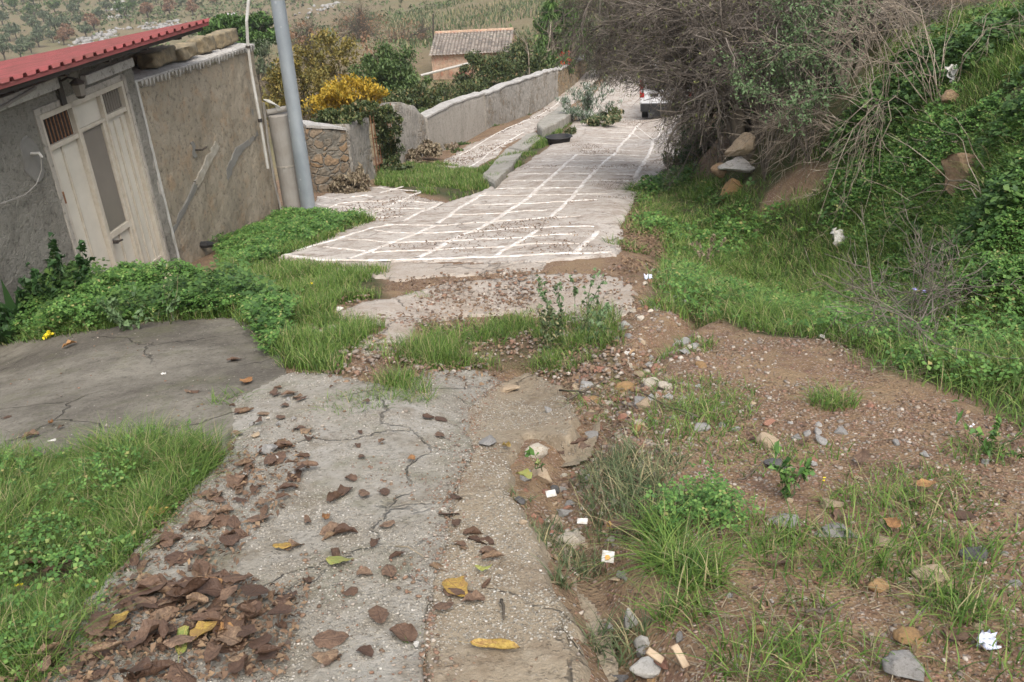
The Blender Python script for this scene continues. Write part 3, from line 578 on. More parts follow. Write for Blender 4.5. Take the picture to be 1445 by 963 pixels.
# stones on the coping
def box_stone(name, c, sx, sy, sz, rz, m, seed, label, cat='stone', group=None, tilt=(0, 0), sub=6, lump=0.17):
    import bmesh
    bm = bmesh.new(); bmesh.ops.create_cube(bm, size=2); bmesh.ops.subdivide_edges(bm, edges=bm.edges, cuts=sub, use_grid_fill=True)
    P = np.array([v.co[:] for v in bm.verts]); L = np.abs(P).max(1, keepdims=True); sph = P / np.linalg.norm(P, axis=1, keepdims=True); P = P * 0.86 + sph * 0.12
    n3 = lambda s, k: np.stack([vnoise(P[:, 0] + k, P[:, 1] + P[:, 2] * 1.3, s, seed), vnoise(P[:, 1] + k, P[:, 2] + P[:, 0] * 1.7, s, seed + 1), vnoise(P[:, 2] + k, P[:, 0] + P[:, 1] * 1.1, s, seed + 2)], -1)
    P = P + lump * n3(1.1, 3.3) + lump * 0.45 * n3(0.4, 7.1); P *= np.array([sx, sy, sz])
    for v, p in zip(bm.verts, P): v.co = p
    me = bpy.data.meshes.new(name); bm.to_mesh(me); bm.free(); o = link_mesh(name, me, m, None, True); o.location = c; o.rotation_euler = (tilt[0], tilt[1], rz)
    return props(o, label, cat, group)
for (t0, t1, n_, h_, lab) in ((1.05, 1.68, -0.26, 0.11, 'long lichen covered stone block at the near front of the wall coping'), (1.70, 2.2, -0.22, 0.10, 'squarish brown stone block touching the long one on the wall coping'),
        (0.75, 1.7, -0.60, 0.08, 'flat rear stone slab lying behind the two touching blocks on the coping'), (2.40, 2.78, -0.25, 0.12, 'lone rounded stone in the middle of the brown wall coping'),
        (3.0, 3.32, -0.27, 0.12, 'yellowish upright stone block on the coping left of the conduit'), (3.36, 3.74, -0.32, 0.11, 'last grey brown stone on the coping behind the conduit pipe')):
    c = fr((t0 + t1) / 2, n_, ztop((t0 + t1) / 2) + 0.05 - n_ * 0.07 + h_ * 0.85)
    box_stone('coping_stone', c, (t1 - t0) / 2, 0.12, h_ * 0.85, math.pi / 2 - FA, M['lichen_stone'], int(t0 * 100), lab, 'stone', 'stones weighing down the wall coping')
# fibre cement column with pipe and rope
cc = empty('cement_column', (*at(416, 303)[:2], -4.9), 'round pale cement column with a joint ring between wall end and lamp post', 'column')
B = atd(417, 300, 14.75); Tt = atd(397, 160, 14.75); cc.location = (B[0], B[1], B[2] - .1)
mb = MB(); mb.tube([(B[0], B[1], B[2] - 0.5), (B[0], B[1], Tt[2] - 0.02), (B[0], B[1], Tt[2])], [0.172, 0.168, 0.15], 24); mb.build('shaft', M['fibre_cement'], cc, smooth=False)
mb = MB(); zj = atd(405, 232, 14.75)[2]; mb.tube([(B[0], B[1], zj - 0.012), (B[0], B[1], zj + 0.012)], 0.175, 24); mb.tube([(B[0], B[1], zj - 0.82), (B[0], B[1], zj - 0.79)], 0.175, 24); mb.build('joint_ring', M['grey_render'], cc)
mb = MB(); a_ = atd(377, 159, 14.7); b_ = atd(407, 153, 14.7); mb.tube([a_, b_], 0.045, 10); mb.build('cross_pipe', M['fibre_cement'], cc)
mb = MB(); 
for k_ in range(4): mb.tube([atd(372 + k_ * 2, 141 + k_, 14.6), atd(380 + k_ * 3, 142 + 2 * k_, 14.62), atd(388 + k_ * 2, 148 + k_, 14.64), atd(392 + k_, 156, 14.66)], 0.012, 5)
mb.build('rope_coil', M['rope'], cc)
mb = MB(); mb.tube([atd(372, 145, 14.7), atd(378, 200, 14.7), atd(388, 262, 14.7), atd(398, 302, 14.7)], 0.02, 6); mb.build('side_pipe', M['fibre_cement'], cc)
# lamp post
B = atd(437, 306, 14.5); lp = empty('street_lamp_post', B, 'tall galvanised steel lamp post at the corner of the door grass', 'lamp post')
T0 = atd(392, 0, 14.5); T0 = (B[0] + (T0[0] - B[0]), B[1] + (T0[1] - B[1]) * 0.3, T0[2]); dx = (np.array(T0) - B) / (T0[2] - B[2])
pts = [B + dx * h for h in (-0.4, 0.0, 1.2, 1.22, 3.0, 6.5, 7.2)]; mb = MB(); mb.tube(pts, [.115, .115, .112, .108, .104, .075, .07], 20); mb.build('post', M['galvanised'], lp, smooth=True)
mb = MB(); mb.tube([pts[-1], pts[-1] + np.array([0.5, 0.2, 0.25]), pts[-1] + np.array([1.3, 0.5, 0.35])], [0.035, 0.03, 0.03], 8); mb.build('lamp_arm', M['galvanised'], lp, smooth=True)
mb = MB(); q = pts[-1] + np.array([1.3, 0.5, 0.35]); mb.tube([q, q + np.array([0.1, 0.04, 0.0]), q + np.array([0.5, 0.2, 0.03]), q + np.array([0.6, 0.23, 0.03])], [0.04, 0.1, 0.11, 0.03], 10); mb.build('lamp_head', M['galvanised'], lp, smooth=True)

# ---------------------------------------------------------------- walls along the lane
def wall_run(name, pts, th, m, label, cat='wall', cope=None, step=0.12, amp=0.03, seed=0, group=None, capname='coping'):
    """pts: (x, y, ztop) polyline; a wall thickness th behind it, with uneven faces"""
    P = np.array(pts); L = np.concatenate([[0], np.cumsum(np.hypot(np.diff(P[:, 0]), np.diff(P[:, 1])))]); n = max(8, int(L[-1] / step)); t = np.linspace(0, L[-1], n)
    x = np.interp(t, L, P[:, 0]); y = np.interp(t, L, P[:, 1]); zt = np.interp(t, L, P[:, 2]) + amp * 0.8 * vnoise(t, t * 0, 0.5, seed); tx = np.gradient(x); ty = np.gradient(y); q = np.hypot(tx, ty); nx, ny = ty / q, -tx / q
    zb = np.minimum(H(x, y), H(x - nx * th, y - ny * th)) - 0.5; root = empty(name, (x[n // 2], y[n // 2], zb[n // 2] + .5), label, cat, group)
    m_ = 14; rows = []
    for j in range(m_):
        z = zb + (zt - zb) * j / (m_ - 1); o_ = amp * fbm(t, z, 0.45, 3, seed + 3); rows.append(np.stack([x + nx * o_, y + ny * o_, z], -1))
    for j in range(m_):
        z = zt + (zb - zt) * j / (m_ - 1); o_ = -th + amp * fbm(t, z, 0.45, 3, seed + 9); rows.append(np.stack([x + nx * o_, y + ny * o_, z], -1))
    V = np.concatenate(rows); i, j = np.meshgrid(np.arange(2 * m_ - 1), np.arange(n - 1), indexing='ij'); f = np.stack([i * n + j, i * n + j + 1, (i + 1) * n + j + 1, (i + 1) * n + j], -1).reshape(-1, 4)
    caps = []
    for e_ in (0, n - 1):
        for j in range(m_ - 1): caps.append((j * n + e_, (j + 1) * n + e_, (2 * m_ - 2 - j) * n + e_, (2 * m_ - 1 - j) * n + e_))
    V = V - np.array(root.location); npmesh('masonry', V, np.concatenate([f, np.array(caps)]), m, root, smooth=False)
    if cope is not None:
        mb = MB(); c0 = 0.035
        for i in range(0, n - 1, 2):
            j = min(i + 2, n - 1); A = [(x[i] + nx[i] * c0, y[i] + ny[i] * c0), (x[j] + nx[j] * c0, y[j] + ny[j] * c0), (x[j] - nx[j] * (th + c0), y[j] - ny[j] * (th + c0)), (x[i] - nx[i] * (th + c0), y[i] - ny[i] * (th + c0))]
            z4 = [zt[i], zt[j], zt[j], zt[i]]; mb.hexa([(a[0], a[1], z + 0.004) for a, z in zip(A, z4)] + [(a[0], a[1], z + (0.05 if k < 2 else 0.07)) for k, (a, z) in enumerate(zip(A, z4))])
        mb.build(capname, cope, root)
    return root
def topline(bases, tops):   # photo base and top pixels of a wall -> (x, y, ztop)
    out = []
    for (bx, by, d), (tx, ty) in zip(bases, tops):
        b = atd(bx, by, d); w = ray(tx, ty); out.append((b[0], b[1], w[2] / math.hypot(w[0], w[1]) * d))
    return out
wall_run('rubble_wall', topline([(447, 275, 17.2), (470, 273, 17.3), (500, 268, 17.6)], [(432, 178), (470, 180), (492, 184)]), 0.4, M['rubble_wall'], 'low rubble wall of orange and grey stones right behind the lamp post', cope=M['mortar'], amp=0.05, seed=3)
wall_run('rubble_pier', topline([(500, 268, 17.7), (530, 246, 19.3)], [(488, 176), (525, 166)]), 0.45, M['boundary_wall'], 'rough grey masonry pier between rubble wall and overgrown gate', 'pier', amp=0.06, seed=5)
wall_run('curved_pier', topline([(562, 222, 22.6), (575, 220, 23.2), (590, 217, 24.0), (605, 212, 24.9)], [(552, 146), (566, 143), (584, 150), (599, 167)]), 0.35, M['boundary_wall'], 'wall end with a rounded top sweeping down beside the overgrown gate', 'wall', cope=None, amp=0.04, seed=8, group='boundary walls along the lane')
wall_run('boundary_wall', topline([(606, 212, 24.95), (640, 198, 27.2), (686, 180, 30.5)], [(600, 168), (640, 149), (682, 133)]), 0.28, M['grey_render'], 'nearer stretch of smooth grey boundary wall rising beside the lane', cope=M['mortar'], amp=0.02, seed=11, group='boundary walls along the lane')
wall_run('boundary_wall', topline([(687, 180, 30.6), (730, 161, 34.5), (788, 134, 41.5)], [(683, 135), (730, 117), (787, 98)]), 0.28, M['boundary_wall'], 'farther stretch of pitted grey boundary wall with a pale coping', cope=M['mortar'], amp=0.04, seed=13, group='boundary walls along the lane')
wall_run('ochre_wall', topline([(789, 134, 41.6), (815, 122, 46.5), (835, 113, 52)], [(788, 100), (812, 88), (835, 78)]), 0.3, M['ochre_wall'], 'ochre stone wall at the far end behind the oleander', cope=M['mortar'], amp=0.05, seed=15, group='boundary walls along the lane')
# overgrown iron gate
ga = atd(532, 240, 20.2); gb = atd(560, 224, 22.3); gt = -ga[2]; gate = empty('iron_gate', tuple((ga + gb) / 2), 'rusty iron gate choked with creeper between the two piers', 'gate')
mb = MB(); 
for k_ in range(9):
    p = ga + (gb - ga) * k_ / 8; mb.tube([(p[0], p[1], p[2] - 0.1), (p[0], p[1], p[2] + 1.35)], 0.014, 6)
for h_ in (0.1, 0.7, 1.3): mb.tube([ga + np.array([0, 0, h_]), gb + np.array([0, 0, h_])], 0.02, 6)
mb.build('gate_bars', M['rust'], gate)
# kerb slabs on the island
def kerb_slab(px, top, m, label, seed):
    P = wpoly(px, 6); c = P.mean(0); zc = H(P[:, 0], P[:, 1]); r_ = np.random.default_rng(seed); P = P + r_.normal(0, 0.015, P.shape); n = len(P)
    mb = MB(); inner = c + (P - c) * 0.96; z = zc + top
    mb.add([(x, y, q) for (x, y), q in zip(P, zc - 0.25)] + [(x, y, q - 0.02) for (x, y), q in zip(P, z)] + [(x, y, q) for (x, y), q in zip(inner, z)], [(i, (i + 1) % n, n + (i + 1) % n, n + i) for i in range(n)] + [(n + i, n + (i + 1) % n, 2 * n + (i + 1) % n, 2 * n + i) for i in range(n)] + [tuple(2 * n + i for i in range(n))])
    o = mb.build('kerb_slab', m, None, origin=(c[0], c[1], H(c[0], c[1]))); return props(o, label, 'kerb', 'kerb slabs on the grassy island')
kerb_slab([(681, 258), (700, 269), (716, 250), (730, 232), (738, 220), (716, 214), (700, 232)], 0.12, M['kerb_concrete'], 'nearest grey concrete kerb slab at the tip of the grassy island', 1)
kerb_slab([(739, 219), (752, 208), (763, 200), (756, 190), (742, 194), (730, 205), (718, 213)], 0.10, M['kerb_concrete'], 'middle broken concrete kerb slab half sunk in the island grass', 2)
kerb_slab([(764, 199), (786, 188), (810, 170), (800, 158), (790, 160), (774, 174), (757, 189)], 0.30, M['kerb_concrete'], 'farthest raised concrete kerb slab reaching the oleander', 3)
# black tub
c = at(789, 203); tub = MB(); n = 20
def ring(r, z, rx=1.35): return [(c[0] + r * rx * math.cos(2 * math.pi * i / n), c[1] + r * math.sin(2 * math.pi * i / n), c[2] + z) for i in range(n)]
rs = [ring(.20, -.02), ring(.24, .17), ring(.27, .18), ring(.27, .205), ring(.235, .20), ring(.19, .02)]
tub.add(sum(rs, []), [(k * n + i, k * n + (i + 1) % n, (k + 1) * n + (i + 1) % n, (k + 1) * n + i) for k in range(5) for i in range(n)] + [tuple(5 * n + i for i in range(n))])
props(tub.build('plastic_tub', M['black_plastic'], None, True, origin=c), 'shallow black plastic tub lying at the grassy island edge', 'tub')

# ---------------------------------------------------------------- small tiled house below the lane
hb = atd(611, 106, 55); hd = R(97); E1 = np.array([math.sin(hd), math.cos(hd)]); N1 = np.array([E1[1], -E1[0]])
def hp(t, n, z): return (hb[0] + E1[0] * t + N1[0] * n, hb[1] + E1[1] * t + N1[1] * n, z)
cot = empty('tiled_cottage', tuple(hb), 'small orange plastered cottage with old clay tile roof beyond the lane wall', 'house')
def zz_(px, py, d=55.0): w = ray(px, py); return w[2] / math.hypot(w[0], w[1]) * d
ze = zz_(611, 77); zr = ze + 0.72; LN = 4.5
mb = MB(); mb.hexa([hp(0, 0, ze - 4), hp(LN, 0, ze - 4), hp(LN, -5, ze - 4), hp(0, -5, ze - 4), hp(0, 0, ze), hp(LN, 0, ze), hp(LN, -5, ze), hp(0, -5, ze)])
mb.add([hp(0, 0, ze), hp(0, -5, ze), hp(0, -2.5, zr - .1), hp(LN, 0, ze), hp(LN, -5, ze), hp(LN, -2.5, zr - .1)], [(0, 2, 1), (3, 4, 5)]); mb.build('wall', M['orange_render'], cot)
V_ = []; F_ = []
for side in (0, 1):
    nt_ = 24
    for i in range(nt_):
        t0 = -0.12 + (LN + .24) * i / nt_; w_ = (LN + .24) / nt_
        for j in range(12):
            s0 = j / 12; s1 = (j + 1.12) / 12; b = len(V_)
            for s_ in (s0, s1):
                nn = (0.3 - s_ * 2.8) if side == 0 else (-5.3 + s_ * 2.8); z = ze - 0.08 + (zr - ze + 0.1) * s_ + (0.03 if s_ == s0 else 0.0)
                for k_ in range(5):
                    a = math.pi * k_ / 4; V_.append(hp(t0 + w_ * (0.5 - 0.48 * math.cos(a)), nn, z + 0.075 * math.sin(a)))
            for k_ in range(4): F_.append((b + k_, b + k_ + 1, b + 6 + k_, b + 5 + k_))
mb = MB(); mb.add(V_, F_); rf = mb.build('roof', M['old_tiles'], cot)
mb = MB(); mb.tube([hp(-.1, -2.5, zr + .07), hp(LN + .1, -2.5, zr + .07)], 0.11, 8); mb.build('ridge_tiles', M['orange_render'], rf)
mb = MB(); mb.tube([hp(-0.6, 0.5, ze - 1.05), hp(3.0, 0.45, ze - 0.35)], 0.07, 8); mb.build('gutter_pipe', M['pale_pipe'], cot)
mb = MB(); mb.hexa([hp(1.55, 0.0, ze - 2.0), hp(1.95, 0.0, ze - 2.0), hp(1.95, 0.05, ze - 2.0), hp(1.55, 0.05, ze - 2.0), hp(1.55, 0.0, ze - 1.0), hp(1.95, 0.0, ze - 1.0), hp(1.95, 0.05, ze - 1.0), hp(1.55, 0.05, ze - 1.0)]); mb.build('window', M['red_sheet'], cot)

# ---------------------------------------------------------------- white van parked down the road
vd = R(13); ve = np.array([math.sin(vd), math.cos(vd)]); vn = np.array([ve[1], -ve[0]]); vb = atd(902, 172, 32.5); vz = -8.35
vb = atd(903, 171, 32.0); vz = H(vb[0], vb[1]) + 0.03
sl = -0.12
def vp(l, w, z): return (vb[0] + ve[0] * l + vn[0] * w, vb[1] + ve[1] * l + vn[1] * w, vz + z + l * sl)
van = empty('parked_van', vp(2.2, 0.9, 0), 'white van parked down the paved road, its rear half hidden by twigs', 'van')
prof = [(0.05, 0.32), (0.0, 0.55), (0.0, 1.0), (0.12, 1.75), (0.3, 1.88), (2.6, 1.9), (3.1, 1.78), (3.75, 1.2), (4.5, 1.0), (4.6, 0.7), (4.55, 0.32)]
mb = MB(); ws = [(0.06, 0.0), (0.0, 0.06), (0.0, 1.69), (0.06, 1.75)]
n = len(prof); VV = []
def taper(z): return 0.0 if z < 1.0 else (z - 1.0) * 0.13
for wv in (0.05, 0.0, 1.75, 1.70):
    for l, z in prof:
        tp = taper(z); inset = 0.05 if wv in (0.05, 1.70) else 0; l2 = l + (0.04 if inset and l < 1 else (-0.04 if inset else 0)); z2 = z - (0.03 if inset and z > 1.5 else 0)
        w_ = wv if inset else wv; w2_ = (0.02 + tp) if wv in (0.05, 0.0) else 1.73 - tp
        VV.append(vp(l if not inset else l, {0.05: tp - 0.0, 0.0: tp + 0.07, 1.75: 1.68 - tp, 1.70: 1.75 - tp}[wv], z if wv in (0.0, 1.75) else z2))
Fc = [tuple(range(n))[::-1]]
for k_ in range(3): Fc += [(k_ * n + i, k_ * n + (i + 1) % n, (k_ + 1) * n + (i + 1) % n, (k_ + 1) * n + i) for i in range(n)]
Fc.append(tuple(3 * n + i for i in range(n))); mb.add(VV, Fc); mb.build('body', M['white_enamel'], van, bevel=0.03)
def vbox(mb, l0, l1, w0, w1, z0, z1, lt=0): return mb.hexa([vp(l0, w0, z0), vp(l1, w0, z0), vp(l1, w1, z0), vp(l0, w1, z0), vp(l0 + lt, w0, z1), vp(l1 + lt, w0, z1), vp(l1 + lt, w1, z1), vp(l0 + lt, w1, z1)])
mb = MB(); vbox(mb, -0.012, 0.02, 0.22, 1.53, 1.08, 1.66, 0.10); mb.build('rear_window', M['dark_glass'], van)
mb = MB(); vbox(mb, -0.10, 0.10, 0.02, 1.73, 0.30, 0.58); mb.build('bumper', M['black_plastic'], van, bevel=0.03)
mb = MB(); vbox(mb, -0.02, 0.02, 0.35, 1.40, 0.80, 0.92); mb.build('trim_strip', M['black_plastic'], van)
mb = MB(); vbox(mb, -0.03, -0.02, 0.62, 1.14, 0.80, 0.91); mb.build('number_plate', M['white_enamel'], van)
for w_ in (0.0, 1.62):
    mb = MB(); vbox(mb, -0.015, 0.12, w_ - 0.01, w_ + 0.14, 0.78, 1.35, 0.05); mb.build('tail_light', M['red_lens'], van, bevel=0.01)
for l_ in (0.85, 3.7):
    for w_ in (0.02, 1.56):
        mb = MB(); mb.tube([vp(l_, w_, 0.3), vp(l_, w_ + 0.2, 0.3)], 0.31, 20); wh = mb.build('wheel', M['rubber'], van); mb = MB(); mb.tube([vp(l_, w_ - 0.01, 0.3), vp(l_, w_ + 0.21, 0.3)], 0.18, 14); mb.build('rim', M['galvanised'], wh)
for w0, w1 in ((-0.012, 0.01), (1.74, 1.762)):
    for l0, l1 in ((0.5, 1.6), (1.75, 2.6)):
        mb = MB(); s = 1 if w0 < 1 else -1; tp0 = taper(1.1) * s; tp1 = taper(1.7) * s
        mb.hexa([vp(l0, w0 + tp0, 1.1), vp(l1, w0 + tp0, 1.1), vp(l1, w1 + tp0, 1.1), vp(l0, w1 + tp0, 1.1), vp(l0, w0 + tp1, 1.65), vp(l1, w0 + tp1, 1.65), vp(l1, w1 + tp1, 1.65), vp(l0, w1 + tp1, 1.65)]); mb.build('side_window', M['dark_glass'], van)
mb = MB(); mb.hexa([vp(3.06, 0.2, 1.72), vp(3.70, 0.15, 1.24), vp(3.70, 1.6, 1.24), vp(3.06, 1.55, 1.72), vp(3.10, 0.2, 1.76), vp(3.74, 0.15, 1.27), vp(3.74, 1.6, 1.27), vp(3.10, 1.55, 1.76)]); mb.build('windscreen', M['dark_glass'], van)

# ---------------------------------------------------------------- vegetation materials
def leafmat(name, stops, rough=0.6, trans=0.0, obj=False, spots=None):
    k = NT(name); r = k.orand() if obj else k.rnd(); col = k.ramp(r, stops)
    if spots: col = k.mix(k.ramp(k.noise(70, 4), [(0.5, 0), (0.68, 0.8)]), col, spots)
    k.b.inputs['Specular IOR Level'].default_value = 0.3
    M[name] = k.done(col, rough)
    if trans:
        tr = k.n('BsdfTranslucent'); k.put(tr.inputs[0], col); mx = k.n('MixShader'); mx.inputs[0].default_value = trans; k.put(mx.inputs[1], k.b.outputs[0]); k.put(mx.inputs[2], tr.outputs[0]); k.t.links.new(mx.outputs[0], k.t.nodes['Material Output'].inputs[0])
    return M[name]
G1, G2, G3, G4, DRY = (0.08, 0.155, 0.028), (0.135, 0.225, 0.042), (0.205, 0.29, 0.065), (0.06, 0.11, 0.025), (0.34, 0.29, 0.15)
leafmat('grass', [(0, G4), (0.3, G1), (0.6, G2), (0.86, G3), (0.91, DRY), (1, DRY)], 0.5, 0.3)
leafmat('scrub', [(0, (0.06, 0.09, 0.032)), (0.5, (0.09, 0.125, 0.045)), (0.85, (0.12, 0.14, 0.06)), (1, (0.14, 0.13, 0.075))], 0.8)
leafmat('grass_dull', [(0, (0.05, 0.075, 0.03)), (0.4, (0.085, 0.12, 0.05)), (0.7, (0.13, 0.16, 0.075)), (0.85, DRY), (1, (0.3, 0.26, 0.17))], 0.6, 0.2)
leafmat('straw', [(0, (0.20, 0.16, 0.10)), (0.5, (0.30, 0.25, 0.17)), (1, (0.14, 0.10, 0.07))], 0.8, 0.1)
leafmat('clover', [(0, (0.045, 0.11, 0.026)), (0.4, (0.085, 0.18, 0.04)), (0.8, (0.13, 0.25, 0.055)), (0.94, (0.20, 0.31, 0.08)), (1, (0.32, 0.28, 0.11))], 0.5, 0.25)
leafmat('nettle', [(0, (0.04, 0.09, 0.025)), (0.5, (0.07, 0.14, 0.035)), (1, (0.12, 0.20, 0.05))], 0.5, 0.25)
leafmat('dark_herb', [(0, (0.02, 0.05, 0.015)), (0.5, (0.035, 0.085, 0.025)), (1, (0.06, 0.12, 0.035))], 0.5, 0.2)
leafmat('shrub_green', [(0, (0.04, 0.075, 0.025)), (0.5, (0.085, 0.14, 0.04)), (1, (0.15, 0.21, 0.07))], 0.5, 0.25)
leafmat('shrub_dark', [(0, (0.035, 0.055, 0.02)), (0.5, (0.07, 0.10, 0.035)), (0.9, (0.13, 0.15, 0.05)), (1, (0.24, 0.16, 0.07))], 0.5, 0.2)
leafmat('shrub_yellow', [(0, (0.30, 0.20, 0.02)), (0.6, (0.50, 0.33, 0.03)), (1, (0.22, 0.20, 0.04))], 0.6, 0.3)
leafmat('olive_yellow', [(0, (0.10, 0.10, 0.03)), (0.5, (0.19, 0.16, 0.04)), (1, (0.28, 0.21, 0.05))], 0.6, 0.2)
leafmat('pine_green', [(0, (0.035, 0.075, 0.015)), (0.6, (0.07, 0.14, 0.03)), (1, (0.11, 0.19, 0.04))], 0.6, 0.2)
leafmat('palm_green', [(0, (0.05, 0.10, 0.025)), (0.6, (0.11, 0.20, 0.05)), (1, (0.19, 0.29, 0.09))], 0.45, 0.25)
leafmat('oleander', [(0, (0.08, 0.13, 0.08)), (0.55, (0.14, 0.20, 0.12)), (0.72, (0.2, 0.26, 0.18)), (0.85, (0.6, 0.6, 0.55)), (1, (0.7, 0.68, 0.62))], 0.5, 0.2)
leafmat('olive_grey', [(0, (0.065, 0.09, 0.045)), (0.6, (0.11, 0.14, 0.075)), (1, (0.16, 0.19, 0.11))], 0.6, 0.1)
leafmat('rusty_foliage', [(0, (0.16, 0.09, 0.05)), (0.6, (0.24, 0.14, 0.08)), (1, (0.3, 0.19, 0.12))], 0.7, 0.1)
leafmat('red_bloom', [(0, (0.5, 0.04, 0.02)), (1, (0.65, 0.08, 0.03))], 0.6, 0.1)
leafmat('yellow_bloom', [(0, (0.75, 0.6, 0.02)), (1, (0.85, 0.7, 0.05))], 0.6, 0.1); leafmat('white_bloom', [(0, (0.7, 0.7, 0.75)), (1, (0.8, 0.8, 0.8))], 0.6); leafmat('blue_bloom', [(0, (0.3, 0.32, 0.7)), (1, (0.4, 0.4, 0.75))], 0.6)
leafmat('twig_leaf', [(0, (0.09, 0.11, 0.035)), (1, (0.17, 0.18, 0.06))], 0.6, 0.2)
leafmat('sprig_leaf', [(0, (0.09, 0.15, 0.06)), (1, (0.16, 0.24, 0.11))], 0.6, 0.2)
leafmat('litter', [(0, (0.09, 0.055, 0.035)), (0.4, (0.15, 0.095, 0.06)), (0.75, (0.22, 0.15, 0.09)), (0.9, (0.07, 0.05, 0.04)), (1, (0.30, 0.2, 0.11))], 0.8)
leafmat('twig', [(0, (0.085, 0.07, 0.056)), (0.6, (0.14, 0.118, 0.096)), (1, (0.22, 0.19, 0.16))], 0.9)
leafmat('dead_twig', [(0, (0.16, 0.125, 0.095)), (0.6, (0.25, 0.205, 0.155)), (1, (0.36, 0.31, 0.245))], 0.9)
simple('bark', (0.12, 0.10, 0.075), (0.07, 0.058, 0.045), 9, 0.95, 0.02, 20)
def rockmat(name, c1, c2, c3, sc=18):
    k = NT(name); a = k.noise(sc, 5, 0.7); col = k.mix(k.ramp(a, [(0.4, 0), (0.62, 1)]), c1, c2); col = k.mix(k.ramp(k.noise(sc * 0.4, 4), [(0.52, 0), (0.65, 0.7)]), col, c3)
    v = k.n('HueSaturation'); k.put(v.inputs['Value'], k.math('ADD', 0.8, k.math('MULTIPLY', k.orand(), 0.4))); k.put(v.inputs['Color'], col)
    M[name] = k.done(v.outputs[0], 0.92, k.bump(k.noise(sc * 2.5, 5, 0.7), 0.004))
rockmat('broken_concrete', (0.40, 0.385, 0.35), (0.48, 0.465, 0.43), (0.28, 0.26, 0.22), 14)
rockmat('rock_earth', (0.17, 0.11, 0.065), (0.24, 0.17, 0.105), (0.10, 0.07, 0.045), 9)
rockmat('rock_grey', (0.26, 0.25, 0.235), (0.34, 0.33, 0.31), (0.17, 0.15, 0.13))
rockmat('rock_pale', (0.40, 0.35, 0.28), (0.50, 0.455, 0.38), (0.28, 0.21, 0.14))
rockmat('rock_ochre', (0.29, 0.175, 0.075), (0.35, 0.23, 0.12), (0.20, 0.14, 0.09))
rockmat('rock_red', (0.28, 0.13, 0.085), (0.33, 0.19, 0.14), (0.20, 0.12, 0.08))
rockmat('rock_dark', (0.085, 0.083, 0.085), (0.14, 0.135, 0.13), (0.06, 0.055, 0.05))
rockmat('rock_white', (0.52, 0.50, 0.46), (0.62, 0.60, 0.56), (0.36, 0.31, 0.25))
rockmat('rock_tan', (0.36, 0.27, 0.18), (0.42, 0.34, 0.24), (0.25, 0.17, 0.11))
leafmat('aggregate', [(0, (0.16, 0.14, 0.11)), (0.4, (0.25, 0.225, 0.18)), (0.75, (0.31, 0.285, 0.235)), (0.93, (0.40, 0.37, 0.32)), (1, (0.52, 0.49, 0.44))], 0.9)
leafmat('gravel', [(0, (0.12, 0.08, 0.055)), (0.3, (0.21, 0.145, 0.095)), (0.5, (0.22, 0.13, 0.09)), (0.72, (0.19, 0.165, 0.14)), (0.9, (0.29, 0.24, 0.19)), (1, (0.44, 0.39, 0.33))], 0.9)

# ---------------------------------------------------------------- scatter
def bbox_pts(poly, n):
    P = np.asarray(poly); lo = P.min(0); hi = P.max(0); return lo[0] + (hi[0] - lo[0]) * RNG.random(n), lo[1] + (hi[1] - lo[1]) * RNG.random(n), (hi[0] - lo[0]) * (hi[1] - lo[1])
_EXP = None
def scatter(poly, dens, ns=0.6, thr=-0.2, soft=0.15, dref=5.0, dpow=1.0, seed=0, cap=400000):
    """random points in a world polygon; denser near the camera, thinned by clumpy noise"""
    _, _, A = bbox_pts(poly, 1); n = int(min(A * dens, cap)); x, y, _ = bbox_pts(poly, n); s = sdf(x, y, poly); d = np.hypot(x, y)
    nz = fbm(x, y, ns, 3, seed + 50); p = np.clip((nz - thr) / 0.25 + 0.5, 0, 1) * np.clip(s / soft + 0.3, 0, 1) * np.clip((dref / d) ** dpow, 0, 1)
    
    if n > 3 and _EXP is not None: p = p * (sdf(x, y, _EXP) < 0.04 * nz)
    k = RNG.random(n) < p; return x[k], y[k], nz[k]
def blades(x, y, z, L, w, lean=0.5, nseg=3, flop=1.0):
    """grass blades: tapered bent strips; returns vertices and triangles"""
    n = len(x); a = RNG.random(n) * 2 * np.pi; b = a + RNG.normal(0, 0.5, n) + np.pi / 2; la = lean * (0.3 + RNG.random(n)); t = np.linspace(0, 1, nseg + 1)
    V = []
    base = np.stack([x, y, z], -1); d = np.stack([np.cos(a), np.sin(a)], -1); s = np.stack([np.cos(b), np.sin(b)], -1)
    for k, tt in enumerate(t):
        hor = L * la * tt ** 1.8 * flop; ver = L * (tt - 0.45 * np.minimum(la, 1.4) * tt ** 2.4)
        c = base + np.concatenate([d * hor[:, None], ver[:, None]], 1); ww = w * (1 - tt ** 1.5) * 0.5
        if k < nseg:
            o = np.concatenate([s * ww[:, None], np.zeros((n, 1))], 1); V += [c - o, c + o]
        else: V.append(c)
    m = 2 * nseg + 1; V = np.stack(V, 1).reshape(-1, 3); i = np.arange(n)[:, None] * m; T = []
    for k in range(nseg - 1): T += [[2 * k, 2 * k + 1, 2 * k + 3], [2 * k, 2 * k + 3, 2 * k + 2]]
    T.append([2 * nseg - 2, 2 * nseg - 1, 2 * nseg]); return V, (i[:, :, None] + np.array(T)[None]).reshape(-1, 3)
class Acc:
    def __init__(s): s.V = []; s.T = []; s.n = 0
    def add(s, V, T): s.V.append(V); s.T.append(T + s.n); s.n += len(V); return s
    def build(s, name, m, parent=None, origin=(0, 0, 0)):
        return npmesh(name, np.concatenate(s.V), np.concatenate(s.T), m, parent, False, origin)
def gz(x, y): return Hg(x, y)
